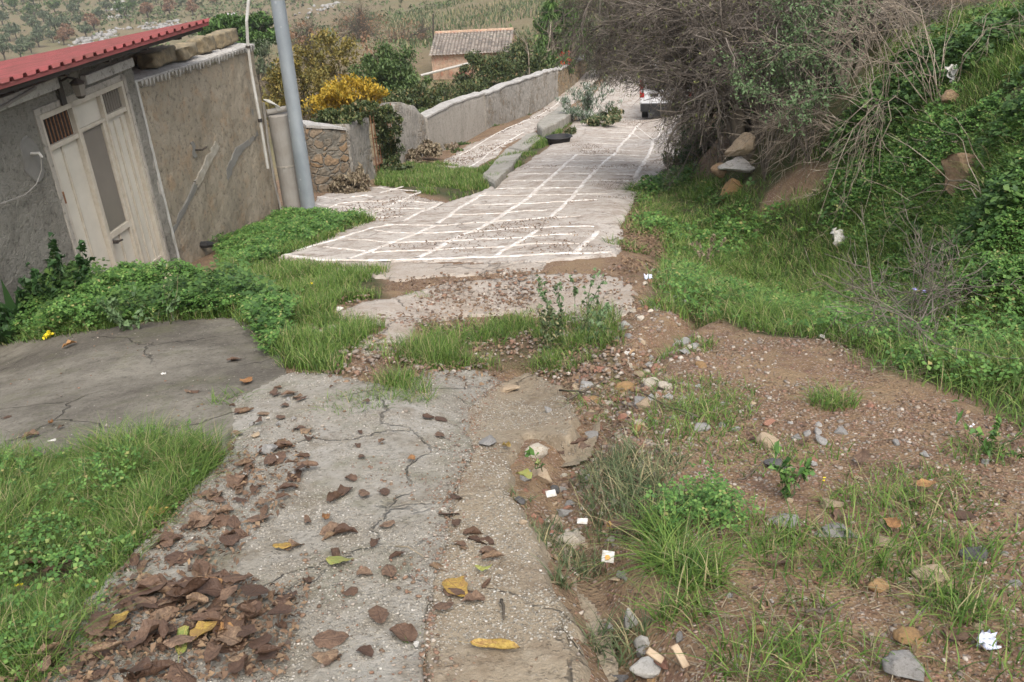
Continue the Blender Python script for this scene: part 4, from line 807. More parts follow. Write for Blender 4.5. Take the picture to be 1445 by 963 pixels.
def grass_zone(name, poly, dens, L, w, m, label, cat='grass', thr=-0.2, ns=0.5, lean=0.6, dref=4.5, dpow=1.1, extra=None, soft=0.15, seed=0):
    acc = Acc(); x, y, nz = scatter(poly, dens, ns, thr, soft, dref, dpow, seed); d = np.hypot(x, y)
    LL = L * (0.45 + 0.75 * RNG.random(len(x))) * (0.65 + 0.9 * np.clip(nz + 0.25, 0, 1)); W_ = w * np.clip(d / dref, 1, 4)
    acc.add(*blades(x, y, gz(x, y) - 0.01, LL, W_, lean)); print(name, len(x))
    if extra: extra(acc)
    return props(acc.build(name, m), label, cat, kind='stuff')
grass_zone('lawn_grass', Z_G1, 22000, 0.18, 0.0045, M['grass'], 'long green grass growing in the bottom left corner beside the leaf drift', thr=-0.45, ns=0.35, lean=1.0)
grass_zone('verge_grass', Z_DOOR, 9000, 0.16, 0.006, M['grass'], 'dense green weeds and grass before the metal door and lamp post', thr=-0.22, lean=0.7, dref=6)
grass_zone('track_grass', Z_MID, 7000, 0.15, 0.005, M['grass'], 'patchy green grass across the middle of the track', thr=0.02, ns=0.45, lean=0.7, dref=5.5)
grass_zone('slope_grass', Z_RIGHT, 6500, 0.20, 0.006, M['grass'], 'lush green grass along the foot of the right hand bank', thr=-0.6, ns=0.6, lean=1.0, dref=6.5, soft=0.5)
grass_zone('island_grass', Z_ISLAND, 1800, 0.15, 0.012, M['grass'], 'bright green grass around the kerb slabs', thr=-0.05, ns=0.9, lean=0.6, dref=16)
# loose tufts: (photo px, radius m, blades, length, material)
acc = {'grass': Acc(), 'grass_dull': Acc()}
def tuft(px, py, r, n, L, m='grass', w=0.005, lean=0.8):
    c = at(px, py); a = RNG.random(n) * 2 * np.pi; q = r * np.sqrt(RNG.random(n)); x = c[0] + q * np.cos(a); y = c[1] + q * np.sin(a)
    acc[m].add(*blades(x, y, gz(x, y) - 0.01, L * (0.35 + 0.8 * RNG.random(n)), np.full(n, w) * (0.6 + 0.9 * RNG.random(n)) * max(1, np.hypot(c[0], c[1]) / 4.5), lean + (0.9 if L > .19 else .2)))
for a_ in [(950,795,.10,330,.20),(985,822,.09,240,.19),(930,755,.09,230,.17),(1060,760,.18,330,.10),(985,720,.13,300,.10),(900,720,.2,350,.16,'grass_dull'),(880,690,.18,350,.15,'grass_dull'),(860,650,.16,300,.14,'grass_dull'),
  (905,660,.2,300,.13,'grass_dull'),(1150,790,.22,350,.14),(1240,720,.2,300,.12),(1320,790,.2,260,.14),(1340,860,.1,160,.17),(1280,690,.25,260,.1),(1175,570,.12,260,.14),(990,560,.3,500,.10),(960,600,.25,400,.12),(1010,580,.2,300,.10),
  (940,435,.18,300,.14),(965,490,.2,250,.1),(1230,800,.2,200,.12),(1070,945,.14,200,.16),(960,870,.08,130,.15),(870,880,.1,160,.14,'grass_dull'),(830,770,.08,120,.11,'grass_dull'),(790,760,.1,150,.10,'grass_dull'),(765,745,.08,90,.1,'grass_dull'),
  (730,700,.06,60,.07,'grass_dull'),(780,720,.05,70,.09,'grass_dull'),(790,810,.03,60,.12,'grass_dull'),(585,912,.05,80,.05),(325,570,.12,140,.13),(500,575,.2,350,.11),(575,565,.15,350,.12),(560,500,.2,260,.12),(640,480,.25,450,.14),
  (700,470,.3,350,.12),(740,455,.2,250,.1),(800,500,.25,300,.15),(820,450,.2,200,.15),(590,420,.12,120,.07),(780,460,.15,160,.1),(1380,640,.15,160,.09),(1330,700,.2,160,.1),(1410,780,.2,160,.1),(1420,880,.2,160,.1),(1130,880,.15,120,.1),
  (1180,930,.15,120,.1),(350,380,.2,300,.12),(345,390,.3,300,.1),(905,270,.25,300,.22),(930,300,.3,400,.2),(885,350,.25,250,.16),(1000,620,.3,250,.08),(1060,650,.2,120,.08),(850,560,.2,150,.1),(890,530,.2,150,.1),(1130,640,.2,120,.08),(1400,940,.25,220,.12)]:
    tuft(*a_)
o = acc['grass'].build('track_tufts', M['grass']); props(o, 'scattered green grass tufts on the washed out dirt and rubble', 'grass', kind='stuff')
o = acc['grass_dull'].build('gully_tufts', M['grass_dull']); props(o, 'pale greyish grass tufts along the gully edge', 'grass', kind='stuff')
# broad herb leaves: rosettes of small leaflets
def leaflets(x, y, z, size, per=3, spread=1.0, tilt=0.35):
    """little three-part leaves, each leaflet a folded diamond"""
    n = len(x); V = []; T = []; a0 = RNG.random(n) * 2 * np.pi; c = np.stack([x, y, z], -1); tn = RNG.normal(0, tilt, (n, 2))
    for k in range(per):
        a = a0 + k * 2 * np.pi / per; d = np.stack([np.cos(a), np.sin(a)], -1); s = np.stack([-np.sin(a), np.cos(a)], -1)
        def pt(r, q, h): 
            p = d * (size * r * spread)[:, None] + s * (size * q)[:, None]; return c + np.concatenate([p, ((p * tn).sum(1) + size * h)[:, None]], 1)
        V.append(np.stack([pt(0.05, 0, 0), pt(0.6, -0.42, 0.10), pt(1.0, 0, -0.05), pt(0.6, 0.42, 0.10)], 1))
    V = np.stack(V, 1).reshape(-1, 3); i = (np.arange(n * per) * 4)[:, None, None]; return V, (i + np.array([[0, 1, 2], [0, 2, 3]])[None]).reshape(-1, 3)
def clover_zone(name, poly, dens, size, m, label, thr=-0.2, ns=0.6, hgt=0.10, dref=7, seed=3, soft=0.3, lum=0.1, cat='ground cover'):
    x, y, nz = scatter(poly, dens, ns, thr, soft, dref, 1.0, seed); d = np.hypot(x, y); lift = hgt * (0.2 + 0.8 * RNG.random(len(x))) * (0.5 + np.clip(nz + 0.3, 0, 1)); lump = lum * fbm(x, y, 0.45, 2, 61); print(name, len(x))
    V, T = leaflets(x, y, gz(x, y) + lift + lump * 0.5 + 0.02, size * (0.6 + 0.8 * RNG.random(len(x))) * np.clip(d / dref, 1, 3)); return props(npmesh(name, V, T, m), label, cat, kind='stuff')
_EXP = wpoly([(1068,302),(1082,270),(1115,245),(1150,228),(1180,235),(1172,262),(1140,285),(1105,300)]); Z_CLOV = wpoly([(965,285),(1100,300),(1180,330),(1300,400),(1400,440),(1700,470),(2100,520),(2100,60),(1445,20),(1300,40),(1240,90),(1180,200),(1110,250),(1060,240),(1000,255)], 3)
Z_CLR = wpoly([(1170,330),(1300,400),(1400,440),(1700,470),(2100,520),(2100,150),(1445,110),(1330,150),(1250,210),(1170,270)], 3); Z_TOP = wpoly([(1290,95),(1445,130),(2100,200),(2100,-40),(1445,0),(1300,35),(1235,80)], 3)
clover_zone('bank_clover', Z_CLR, 4200, 0.022, M['clover'], 'dense clover like ground cover on the steep right bank', thr=-0.22, ns=0.8, hgt=0.14, dref=8, lum=0.4)
clover_zone('bank_nettles', Z_CLOV, 900, 0.042, M['nettle'], 'larger darker leaves mixed into the bank ground cover', thr=0.0, ns=0.7, hgt=0.22, dref=8, lum=0.3, seed=14)
grass_zone('bank_grass', Z_CLOV, 3200, 0.20, 0.007, M['grass'], 'bright long grass covering the upper and left parts of the right bank', thr=-0.15, ns=0.9, lean=1.0, dref=9, seed=9)
clover_zone('door_herbs', wpoly([(20,480),(60,430),(120,400),(240,402),(330,412),(420,430),(400,500),(380,510),(350,450),(200,458),(70,482)]), 5200, 0.026, M['clover'], 'leafy green herbs banked against the house wall below the door', thr=-0.45, hgt=0.22, dref=9, soft=0.25)
clover_zone('door_nettles', wpoly([(20,480),(60,430),(120,400),(240,402),(330,412),(400,440),(380,500),(350,450),(200,458),(70,482)]), 900, 0.045, M['nettle'], 'larger leaved weeds sticking out of the herbs below the door', thr=-0.1, hgt=0.30, dref=9, soft=0.2, seed=8)
clover_zone('post_herbs', wpoly([(300,350),(400,305),(520,312),(440,345),(360,380),(340,395)]), 2800, 0.026, M['clover'], 'low leafy herbs spreading around the lamp post foot', thr=-0.4, hgt=0.16, dref=12)
clover_zone('corner_herbs', Z_G1, 1500, 0.016, M['clover'], 'small leafy weeds mixed into the bottom left grass', thr=0.0, ns=0.3, hgt=0.13, dref=4)
clover_zone('verge_herbs', Z_RIGHT, 900, 0.024, M['clover'], 'broad leafed weeds dotted through the slope grass', thr=0.05, hgt=0.14, dref=7)
clover_zone('track_herbs', wpoly([(900,740),(1000,690),(1060,720),(1060,790),(940,790)]), 5000, 0.014, M['clover'], 'feathery green weeds beside the grass clump in the dirt', thr=-0.1, ns=0.3, hgt=0.12, dref=4, soft=0.1)
grass_zone('crest_grass', Z_TOP, 2200, 0.20, 0.012, M['grass'], 'tall soft grass on the crest of the right bank', thr=-0.3, ns=1.0, lean=0.8, dref=10)
grass_zone('field_grass', wpoly([(540,30),(640,0),(840,0),(1000,-20),(1000,60),(760,60),(560,70)]), 3, 0.7, 0.14, M['grass_dull'], 'rough grass across the far field behind the cottage', thr=-0.1, ns=12, lean=0.4, dref=140, dpow=0)

# ---------------------------------------------------------------- gravel, crumbs and litter (nobody could count them)
ICO = None
def ico_pts():
    import bmesh
    bm = bmesh.new(); bmesh.ops.create_icosphere(bm, subdivisions=1, radius=1); V = np.array([v.co[:] for v in bm.verts]); T = np.array([[v.index for v in f.verts] for f in bm.faces]); bm.free(); return V, T
IV, IT = ico_pts()
def pebbles(x, y, z, r, flat=0.6):
    n = len(x); V = IV[None] * (1 + RNG.normal(0, 0.22, (n, len(IV), 1))); sc = r[:, None] * np.stack([1 + 0.4 * RNG.random(n), 0.7 + 0.5 * RNG.random(n), flat * (0.7 + 0.6 * RNG.random(n))], -1)
    V = V * sc[:, None]; a = RNG.random(n) * np.pi; c, s = np.cos(a)[:, None], np.sin(a)[:, None]; V = np.stack([V[..., 0] * c - V[..., 1] * s, V[..., 0] * s + V[..., 1] * c, V[..., 2]], -1)
    V += np.stack([x, y, z], -1)[:, None]; return V.reshape(-1, 3), (np.arange(n)[:, None, None] * len(IV) + IT[None]).reshape(-1, 3)
Z_DIRT = wpoly([(760,540),(860,440),(940,400),(1000,430),(1200,480),(1300,560),(1500,620),(1500,1000),(830,1000),(800,850),(720,700),(800,620)], 4)
Z_MIDDIRT = wpoly([(450,430),(600,390),(900,380),(900,560),(740,540),(450,560),(400,500)], 3)
_EXP = None
x, y, _ = scatter(Z_DIRT, 3600, 0.8, 0.16, 0.2, 3.0, 1.3, 4); r = 0.0025 + 0.007 * RNG.random(len(x)) ** 3; r *= np.clip(np.hypot(x, y) / 3.2, 1, 3); print('gravel', len(x))
A_ = Acc(); A_.add(*pebbles(x, y, gz(x, y) + r * 0.25, r))
x, y, _ = scatter(Z_MIDDIRT, 900, 0.5, -0.05, 0.2, 5.0, 1.3, 6); r = 0.008 + 0.012 * RNG.random(len(x)) ** 2; A_.add(*pebbles(x, y, gz(x, y) + r * 0.25 + 0.02, r))
q_ = wpoly([(860,430),(960,420),(1000,540),(960,640),(880,700),(870,850),(830,870),(760,760),(800,640),(800,560)], 4); x, y, _ = scatter(q_, 1500, 0.4, -0.1, 0.15, 4.5, 1.0, 66); r = 0.006 + 0.014 * RNG.random(len(x)) ** 2; A_.add(*pebbles(x, y, gz(x, y) + r * .15, r))
props(A_.build('gravel', M['gravel']), 'loose mixed gravel and grit strewn over the reddish dirt', 'gravel', kind='stuff')
def top(x, y): return Hg(x, y) * 0 + np.maximum(H(x, y) + 0.034, Hg(x, y))
A_ = Acc()
for poly, dn in ((P_PATH, 900), (P_SAND, 1100), (P_APRON, 260)):
    x, y, _ = scatter(poly, dn, 0.35, 0.12, 0.05, 3.0, 1.2, 12); r = 0.003 + 0.006 * RNG.random(len(x)) ** 3; A_.add(*pebbles(x, y, H(x, y) + 0.032, r))
seam = at([604, 608, 622, 640, 662, 668, 690, 712], [975, 900, 810, 720, 640, 590, 560, 540])[:, :2]
L_ = np.concatenate([[0], np.cumsum(np.hypot(*np.diff(seam, axis=0).T))]); t = RNG.random(1500) * L_[-1]; x = np.interp(t, L_, seam[:, 0]) + RNG.normal(0, 0.05, 1500) * (1 + vnoise(t, t * 0, .3, 4)); y = np.interp(t, L_, seam[:, 1]) + RNG.normal(0, 0.04, 1500)
r = 0.002 + 0.006 * RNG.random(1500) ** 2.5; A_.add(*pebbles(x, y, H(x, y) + 0.034, r))
B_ = Acc()
for poly, dn, th_ in ((P_PATH, 9000, -.05), (P_SAND, 11000, -.1), (P_APRON, 1500, .05)):
    x, y, _ = scatter(poly, dn, 0.3, th_, 0.03, 3.0, 1.5, 15); r = 0.0018 + 0.0035 * RNG.random(len(x)) ** 2; print('agg', len(x)); B_.add(*pebbles(x, y, H(x, y) + (0.034 if poly is P_SAND else 0.028) + 0.006 * fbm(x, y, 0.25, 4, 77) + 0.0024 * fbm(x, y, 0.04, 2, 3) + r * .1, r, .5))
props(B_.build('exposed_aggregate', M['aggregate']), 'small pebbles exposed in the worn concrete surface', 'grit', kind='stuff')
props(A_.build('grit', M['gravel']), 'fine loose grit lying on the concrete and in its cracks', 'grit', kind='stuff')
def flakes(x, y, z, size, up=0.35):
    n = len(x); a = RNG.random(n) * 2 * np.pi; d = np.stack([np.cos(a), np.sin(a), RNG.normal(0, up, n)], -1); s = np.stack([-np.sin(a), np.cos(a), RNG.normal(0, up, n)], -1); c = np.stack([x, y, z], -1); L = size[:, None]
    q = 0.3 + 0.4 * RNG.random(n)[:, None]; h = np.zeros((n, 3)); h[:, 2] = size * 0.3
    V = np.stack([c - d * L * 0.5, c - s * L * q * 0.5 + h, c + d * L * 0.5, c + s * L * q * 0.5 + h * 0.6], 1).reshape(-1, 3); return V, ((np.arange(n) * 4)[:, None, None] + np.array([[0, 1, 2], [0, 2, 3]])[None]).reshape(-1, 3)
A_ = Acc()
for poly, dn, thr, ns, dref, sz in ((P_ROAD, 300, 0.3, 1.1, 20, 0.026), (P_MID1, 420, 0.2, 0.7, 8, 0.028), (P_DIRTR, 900, -0.2, 0.8, 14, 0.035), (Z_MIDDIRT, 350, 0.05, 0.6, 8, 0.03), (P_LOW, 200, 0.15, 1, 16, 0.03), (P_BRANCH, 90, 0.1, 1.5, 30, 0.05), (Z_DIRT, 420, 0.06, 0.5, 4, 0.022)):
    x, y, _ = scatter(poly, dn, ns, thr, 0.1, dref, 0.8, 31); A_.add(*flakes(x, y, np.maximum(Hg(x, y), H(x, y) + (0.034 if poly is not Z_DIRT else -1)) + 0.008, sz * (0.4 + RNG.random(len(x)))))
for lz, n_ in (([(330,963),(130,985),(20,963),(90,900),(170,860),(290,830),(420,850),(400,963)], 2600), ([(170,850),(215,760),(300,700),(330,650),(400,640),(440,670),(400,720),(340,770),(320,830),(200,870)], 1500)):
    q_ = wpoly(lz, 3); x, y, _ = bbox_pts(q_, n_); k = sdf(x, y, q_) > -0.05; x, y = x[k], y[k]; A_.add(*flakes(x, y, H(x, y) + .036 + .012 * RNG.random(len(x)), .006 + .028 * RNG.random(len(x)) ** 2))
props(A_.build('leaf_litter', M['litter']), 'brown crumbled leaf litter and clods spread over road and dirt', 'leaf litter', kind='stuff')
# dry stalk debris
def sticks(P0, P1, r, k=3, sag=None):
    n = len(P0); d = P1 - P0; L = np.linalg.norm(d, axis=1, keepdims=True) + 1e-9; d = d / L; u = np.cross(d, [0.3, 0.2, 1.0]); u /= np.linalg.norm(u, axis=1, keepdims=True) + 1e-9; w = np.cross(d, u); V = []
    r0, r1 = r if isinstance(r, tuple) else (r, r * 0.6)
    for P, rr in ((P0, r0), (P1, r1)):
        for j in range(k): a = 2 * np.pi * j / k; V.append(P + (u * np.cos(a) + w * np.sin(a)) * rr[:, None])
    V = np.stack(V, 1).reshape(-1, 3); T = []
    for j in range(k): T += [[j, (j + 1) % k, k + (j + 1) % k], [j, k + (j + 1) % k, k + j]]
    return V, ((np.arange(n) * 2 * k)[:, None, None] + np.array(T)[None]).reshape(-1, 3)
A_ = Acc()
for poly, dn, thr, ln in ((Z_DIRT, 130, 0.05, 0.07), (wpoly([(940,830),(1250,830),(1300,963),(960,990)]), 900, -0.1, 0.06), (wpoly([(1180,480),(1360,440),(1360,530),(1210,540)]), 500, -0.2, 0.12), (wpoly([(740,540),(860,520),(880,590),(800,600)]), 500, -0.2, 0.1)):
    x, y, _ = scatter(poly, dn, 0.4, thr, 0.1, 4, 0.8, 41); n = len(x); a = RNG.random(n) * 6.28; l = ln * (0.3 + RNG.random(n)); z = gz(x, y) + 0.01 + 0.012 * RNG.random(n)
    P0 = np.stack([x, y, z], -1); P1 = P0 + np.stack([np.cos(a) * l, np.sin(a) * l, RNG.normal(0, 0.2, n) * l], -1); A_.add(*sticks(P0, P1, 0.0012 + 0.0016 * RNG.random(n)))
props(A_.build('dry_stalks', M['straw']), 'broken dry stalks and straw lying over the dirt', 'straw', kind='stuff')

# ---------------------------------------------------------------- fallen leaves, one object each
def leaf_variant(seed):
    r = np.random.default_rng(seed); nu, nv = 13, 7; u = np.linspace(0, 1, nu); v = np.linspace(-1, 1, nv); U, Vv = np.meshgrid(u, v, indexing='ij')
    wd = 0.36 * np.sin(np.pi * U ** 0.8) ** 0.75 * (1 + 0.10 * np.sin(U * 19 + seed) * np.abs(Vv)); X = U - 0.5; Y = Vv * wd
    curl = r.uniform(0.3, 2.4) * r.choice([1, 1, 1, -0.6]); bend = r.uniform(-0.9, 1.1); tw = r.uniform(-1.0, 1.0); Z = np.zeros_like(X)
    ang = curl * Y / 0.36; Rr = 0.36 / max(abs(curl), 0.1); Yc = np.sign(curl) * Rr * np.sin(ang) if abs(curl) > 0.1 else Y; Zc = Rr * (1 - np.cos(ang)) * (1 if curl > 0 else -1)
    Z = Zc + 0.5 * bend * X ** 2 + 0.05 * np.sin(U * r.uniform(8, 15) + Vv * 3) * np.abs(Vv) + 0.03 * np.abs(Vv) ** 0.7; a = tw * X
    Y2 = Yc * np.cos(a) - Z * np.sin(a); Z2 = Yc * np.sin(a) + Z * np.cos(a); P = np.stack([X, Y2 * 1.0, Z2], -1).reshape(-1, 3); P[:, 2] -= np.percentile(P[:, 2], 12)
    i, j = np.meshgrid(np.arange(nu - 1), np.arange(nv - 1), indexing='ij'); f = np.stack([i * nv + j, (i + 1) * nv + j, (i + 1) * nv + j + 1, i * nv + j + 1], -1).reshape(-1, 4)
    me = bpy.data.meshes.new('fallen_leaf'); st = [(0.5 - 0.0, 0, 0)]; b = len(P); q0 = P[(nu - 1) * nv + nv // 2]; q1 = q0 + np.array([0.22, 0.03, 0.02])
    P = P * np.array([1, r.uniform(.75, 1.35), 1]); P = np.concatenate([P, [q0 + [0, 0.006, 0], q0 - [0, 0.006, 0], q1 - [0, 0.006, 0], q1 + [0, 0.006, 0]]]); fs = [tuple(x) for x in f] + [(b, b + 1, b + 2, b + 3)]
    me.from_pydata(P.tolist(), [], fs); me.polygons.foreach_set('use_smooth', np.ones(len(me.polygons), bool)); me.update(); me.materials.append(None); return me
LV = [leaf_variant(s) for s in range(26)]
def m_deadleaf(name, stops, edge):
    k = NT(name); col = k.ramp(k.orand(), stops); col = k.mix(k.ramp(k.noise(5.5, 5, 0.7), [(0.42, 0), (0.68, 0.85)]), col, edge)
    sp = k.n('SeparateXYZ'); k.put(sp.inputs[0], k.co()); ax = k.math('ABSOLUTE', sp.outputs[1], 0); sv = k.math('ADD', sp.outputs[0], k.math('MULTIPLY', ax, -0.7)); sv = k.math('FRACT', k.math('MULTIPLY', sv, 9.0), 0)
    vein = k.math('MAXIMUM', k.ramp(ax, [(0.008, 1), (0.02, 0)]), k.ramp(sv, [(0.0, 0.5), (0.06, 0), (0.94, 0), (1, 0.5)])); col = k.mix(k.math('MULTIPLY', vein, 0.45), col, tuple(x * 1.7 for x in edge)); k.b.inputs['Specular IOR Level'].default_value = 0.35
    M[name] = k.done(col, 0.55, k.bump(k.math('ADD', vein, k.math('MULTIPLY', k.noise(6, 4), 1.5)), 0.012, 0.6))
m_deadleaf('leaf_brown', [(0, (0.075, 0.042, 0.027)), (0.35, (0.12, 0.071, 0.045)), (0.7, (0.18, 0.113, 0.072)), (0.9, (0.235, 0.158, 0.10)), (1, (0.29, 0.20, 0.12))], (0.075, 0.044, 0.029))
m_deadleaf('leaf_orange', [(0, (0.32, 0.15, 0.05)), (1, (0.40, 0.23, 0.09))], (0.16, 0.075, 0.035))
m_deadleaf('leaf_yellow', [(0, (0.36, 0.24, 0.05)), (1, (0.46, 0.34, 0.10))], (0.22, 0.12, 0.05))
m_deadleaf('leaf_green', [(0, (0.22, 0.27, 0.07)), (1, (0.30, 0.33, 0.10))], (0.30, 0.24, 0.07))
def drop_leaf(x, y, z, size, m, label, group, var=None, rz=None, tilt=0.25):
    me = LV[RNG.integers(26) if var is None else var]; o = bpy.data.objects.new('fallen_leaf', me); COL.objects.link(o); o.location = (x, y, z); o.scale = (size, size * RNG.uniform(0.75, 1.15), size * RNG.uniform(0.35, 1.05))
    e = 0.04; gx = (H(x + e, y) - H(x - e, y)) / (2 * e); gy = (H(x, y + e) - H(x, y - e)) / (2 * e)
    nrm = Vector((-gx + RNG.normal(0, tilt), -gy + RNG.normal(0, tilt), 1)).normalized(); q = nrm.to_track_quat('Z', 'Y'); from mathutils import Quaternion
    o.rotation_mode = 'QUATERNION'; o.rotation_quaternion = q @ Quaternion((0, 0, 1), RNG.random() * 6.283 if rz is None else rz)
    o.material_slots[0].link = 'OBJECT'; o.material_slots[0].material = M[m]; return props(o, label, 'leaf', group)
LZ = [  # outline, count, size, pile height, label, group
 ([(330,963),(130,985),(20,963),(90,900),(170,860),(290,830),(420,850),(400,963)], 96, .125, .09, 'curled brown dead leaf in the thick drift along the bottom left edge', 'brown leaves in the thick bottom left drift'),
 ([(170,850),(215,760),(300,700),(330,650),(400,640),(440,670),(400,720),(340,770),(320,830),(200,870)], 60, .115, .05, 'curled brown dead leaf in the band between corner grass and grey slab', 'brown leaves banked between grass and slab'),
 ([(330,640),(320,590),(370,545),(420,560),(450,600),(440,660),(380,650)], 22, .10, .02, 'small brown dead leaf near the broken edge between apron and slab', 'brown leaves by the apron edge'),
 ([(400,963),(400,770),(460,680),(560,700),(580,963)], 24, .115, .015, 'brown dead leaf lying alone on the worn grey slab', 'brown leaves on the grey slab'),
 ([(610,890),(600,800),(612,720),(640,700),(700,800),(700,880)], 18, .115, .03, 'brown dead leaf caught along the crack beside the sandy strip', 'brown leaves caught along the crack'),
 ([(60,900),(0,800),(60,700),(200,670),(260,700),(190,800)], 14, .115, .07, 'brown dead leaf lodged up in the bottom left grass', 'brown leaves in the corner grass'),
 ([(0,660),(0,560),(120,600),(300,560),(360,470),(380,500),(60,640)], 9, .11, .01, 'brown dead leaf on the dark stained apron', 'brown leaves on the apron'),
 ([(740,640),(860,560),(1100,620),(1420,680),(1400,920),(1000,940),(900,860),(850,760)], 20, .10, .015, 'brown dead leaf lying on the reddish dirt among stones and weeds', 'brown leaves on the dirt'),
 ([(560,540),(640,600),(600,680),(480,700),(450,600)], 8, .08, .01, 'small brown dead leaf high on the grey slab below the middle grass', 'brown leaves high on the slab'),
]
for zi, (pp, cnt, sz, pile, lab, grp) in enumerate(LZ):
    P = wpoly(pp, 3); c_ = 0
    while c_ < cnt:
        x, y, _ = bbox_pts(P, 60); k = sdf(x, y, P) > 0
        for xx, yy in zip(x[k], y[k]):
            if c_ >= cnt: break
            inp = max(float(sdf(np.array([xx]), np.array([yy]), q_)[0]) for q_ in (P_PATH, P_SAND, P_APRON)) > 0.02
            z = float(H(xx, yy)) + (0.036 if inp else 0.012) + (0 if inp else float(rough(xx, yy))) + pile * 0.6 * RNG.random() ** 1.8
            drop_leaf(xx, yy, z, 0.78 * sz * RNG.uniform(0.55, 1.3), 'leaf_brown', lab, grp, tilt=0.22 if pile > .03 else 0.10); c_ += 1
for px, py, m, sz, lab in [(300,840,'leaf_orange',.10,'flat orange leaf standing out at the upper edge of the bottom left drift'),(262,922,'leaf_green',.15,'broad pale yellow green leaf in the middle of the drift'),(293,908,'leaf_yellow',.12,'mustard yellow leaf overlapping the pale green one in the drift'),
  (170,893,'leaf_yellow',.10,'small yellow leaf at the left side of the drift'),(318,905,'leaf_orange',.09,'small golden leaf just right of the mustard one in the drift'),(463,744,'leaf_orange',.075,'single tan leaf flat on the middle of the grey slab'),
  (482,806,'leaf_green',.095,'narrow green yellow leaf lying on the lower grey slab'),(402,785,'leaf_yellow',.085,'yellow brown leaf at the edge of the leaf band'),(226,738,'leaf_yellow',.10,'pale yellow leaf at the upper tip of the corner grass'),
  (645,846,'leaf_yellow',.12,'bright yellow leaf on brown leaves beside the crack'),(700,930,'leaf_yellow',.15,'large mottled yellow brown leaf at the bottom of the sandy strip'),(684,818,'leaf_green',.06,'small round green leaf on the sandy strip'),
  (716,642,'leaf_yellow',.075,'crumpled yellow leaf beside the flat grey stone on the sandy strip'),(741,685,'leaf_green',.09,'yellow green curved leaf below the grey cube stone'),(541,635,'leaf_brown',.05,'tiny lone brown leaf on the upper grey slab'),
  (582,660,'leaf_orange',.06,'small orange brown leaf on the grey slab near the crack'),(1303,698,'leaf_orange',.10,'upright orange leaf among weeds on the right dirt'),(1256,754,'leaf_orange',.09,'orange brown leaf beside a pale stone on the right dirt'),
  (1215,658,'leaf_brown',.10,'dark brown boat shaped leaf on the upper right dirt'),(136,652-20,'leaf_brown',.09,'brown leaf pair on the dark apron near its lower edge'),(76,608,'leaf_orange',.08,'tan leaf on the dark apron at the left side'),
  (860,760,'leaf_yellow',.06,'small yellow leaf by the wet silt hollow'),(100,495,'leaf_orange',.12,'long tan leaf below the yellow flower on the apron'),(350,548,'leaf_orange',.10,'orange tan leaf on the right end of the apron'),(875,758,'leaf_brown',.10,'brown crinkled leaf at the edge of the silt hollow')]:
    p = at(px, py); drop_leaf(p[0], p[1], H(p[0], p[1]) + 0.05, sz, m, lab, 'distinctive fallen leaves', var=int(sz * 1000) % 14, tilt=0.1)

# ---------------------------------------------------------------- stones, one object each
SM = {}
def stone_mesh(v, kind):
    key = (v, kind)
    if key in SM: return SM[key]
    import bmesh
    r = np.random.default_rng(100 + v); bm = bmesh.new(); bmesh.ops.create_icosphere(bm, subdivisions=4, radius=1)
    P = np.array([w.co[:] for w in bm.verts])
    for k in range(9 if kind == 'angular' else 5):    # cut by random planes -> broken faces
        n = r.normal(0, 1, 3); n /= np.linalg.norm(n); h = r.uniform(0.4, 0.72) if kind == 'angular' else r.uniform(0.6, 0.88); d = P @ n; P = P - np.maximum(d - h, 0)[:, None] * n
    P *= 1 + 0.08 * vnoise(P[:, 0] + P[:, 2] * 1.7, P[:, 1] + v, 0.45, v)[:, None] + 0.10 * vnoise(P[:, 0] - P[:, 2], P[:, 1] - v, 1.0, v + 3)[:, None] + 0.035 * vnoise(P[:, 0] - P[:, 2], P[:, 1] - v, 0.14, v + 9)[:, None]; P /= np.abs(P).max()
    for w, p in zip(bm.verts, P): w.co = p
    me = bpy.data.meshes.new('stone'); bm.to_mesh(me); bm.free(); me.polygons.foreach_set('use_smooth', np.ones(len(me.polygons), bool)); me.materials.append(None); SM[key] = me; return me
def put_stone(x, y, sx, sy, sz, m, label, group=None, kind='angular', v=None, rz=None, sink=0.35, name='stone', on=None):
    o = bpy.data.objects.new(name, stone_mesh(int(RNG.integers(9)) if v is None else v, kind)); COL.objects.link(o)
    z = on if on is not None else (float(H(x, y)) + 0.034 if max(float(sdf(np.array([x]), np.array([y]), q_)[0]) for q_ in (P_PATH, P_SAND, P_APRON)) > 0.0 else float(gz(x, y)))
    o.location = (x, y, z + sz * (1 - 2 * sink)); o.scale = (sx, sy, sz); o.rotation_euler = (RNG.normal(0, 0.12), RNG.normal(0, 0.12), RNG.random() * 6.28 if rz is None else rz)
    o.material_slots[0].link = 'OBJECT'; o.material_slots[0].material = M[m]; return props(o, label, 'stone', group)
def pstone(px, py, wpx, hpx, m, label, kind='angular', rz=0.0, v=None, group='larger stones of the washed out track'):
    p = at(px, py + hpx * 0.3); d = math.hypot(*p); s = d / 1300 * wpx / 2; h = d / 1300 * hpx / 2; put_stone(p[0], p[1], s * 1.05, s * 0.8, h * 0.95, m, label, group, kind, v, rz, 0.27)
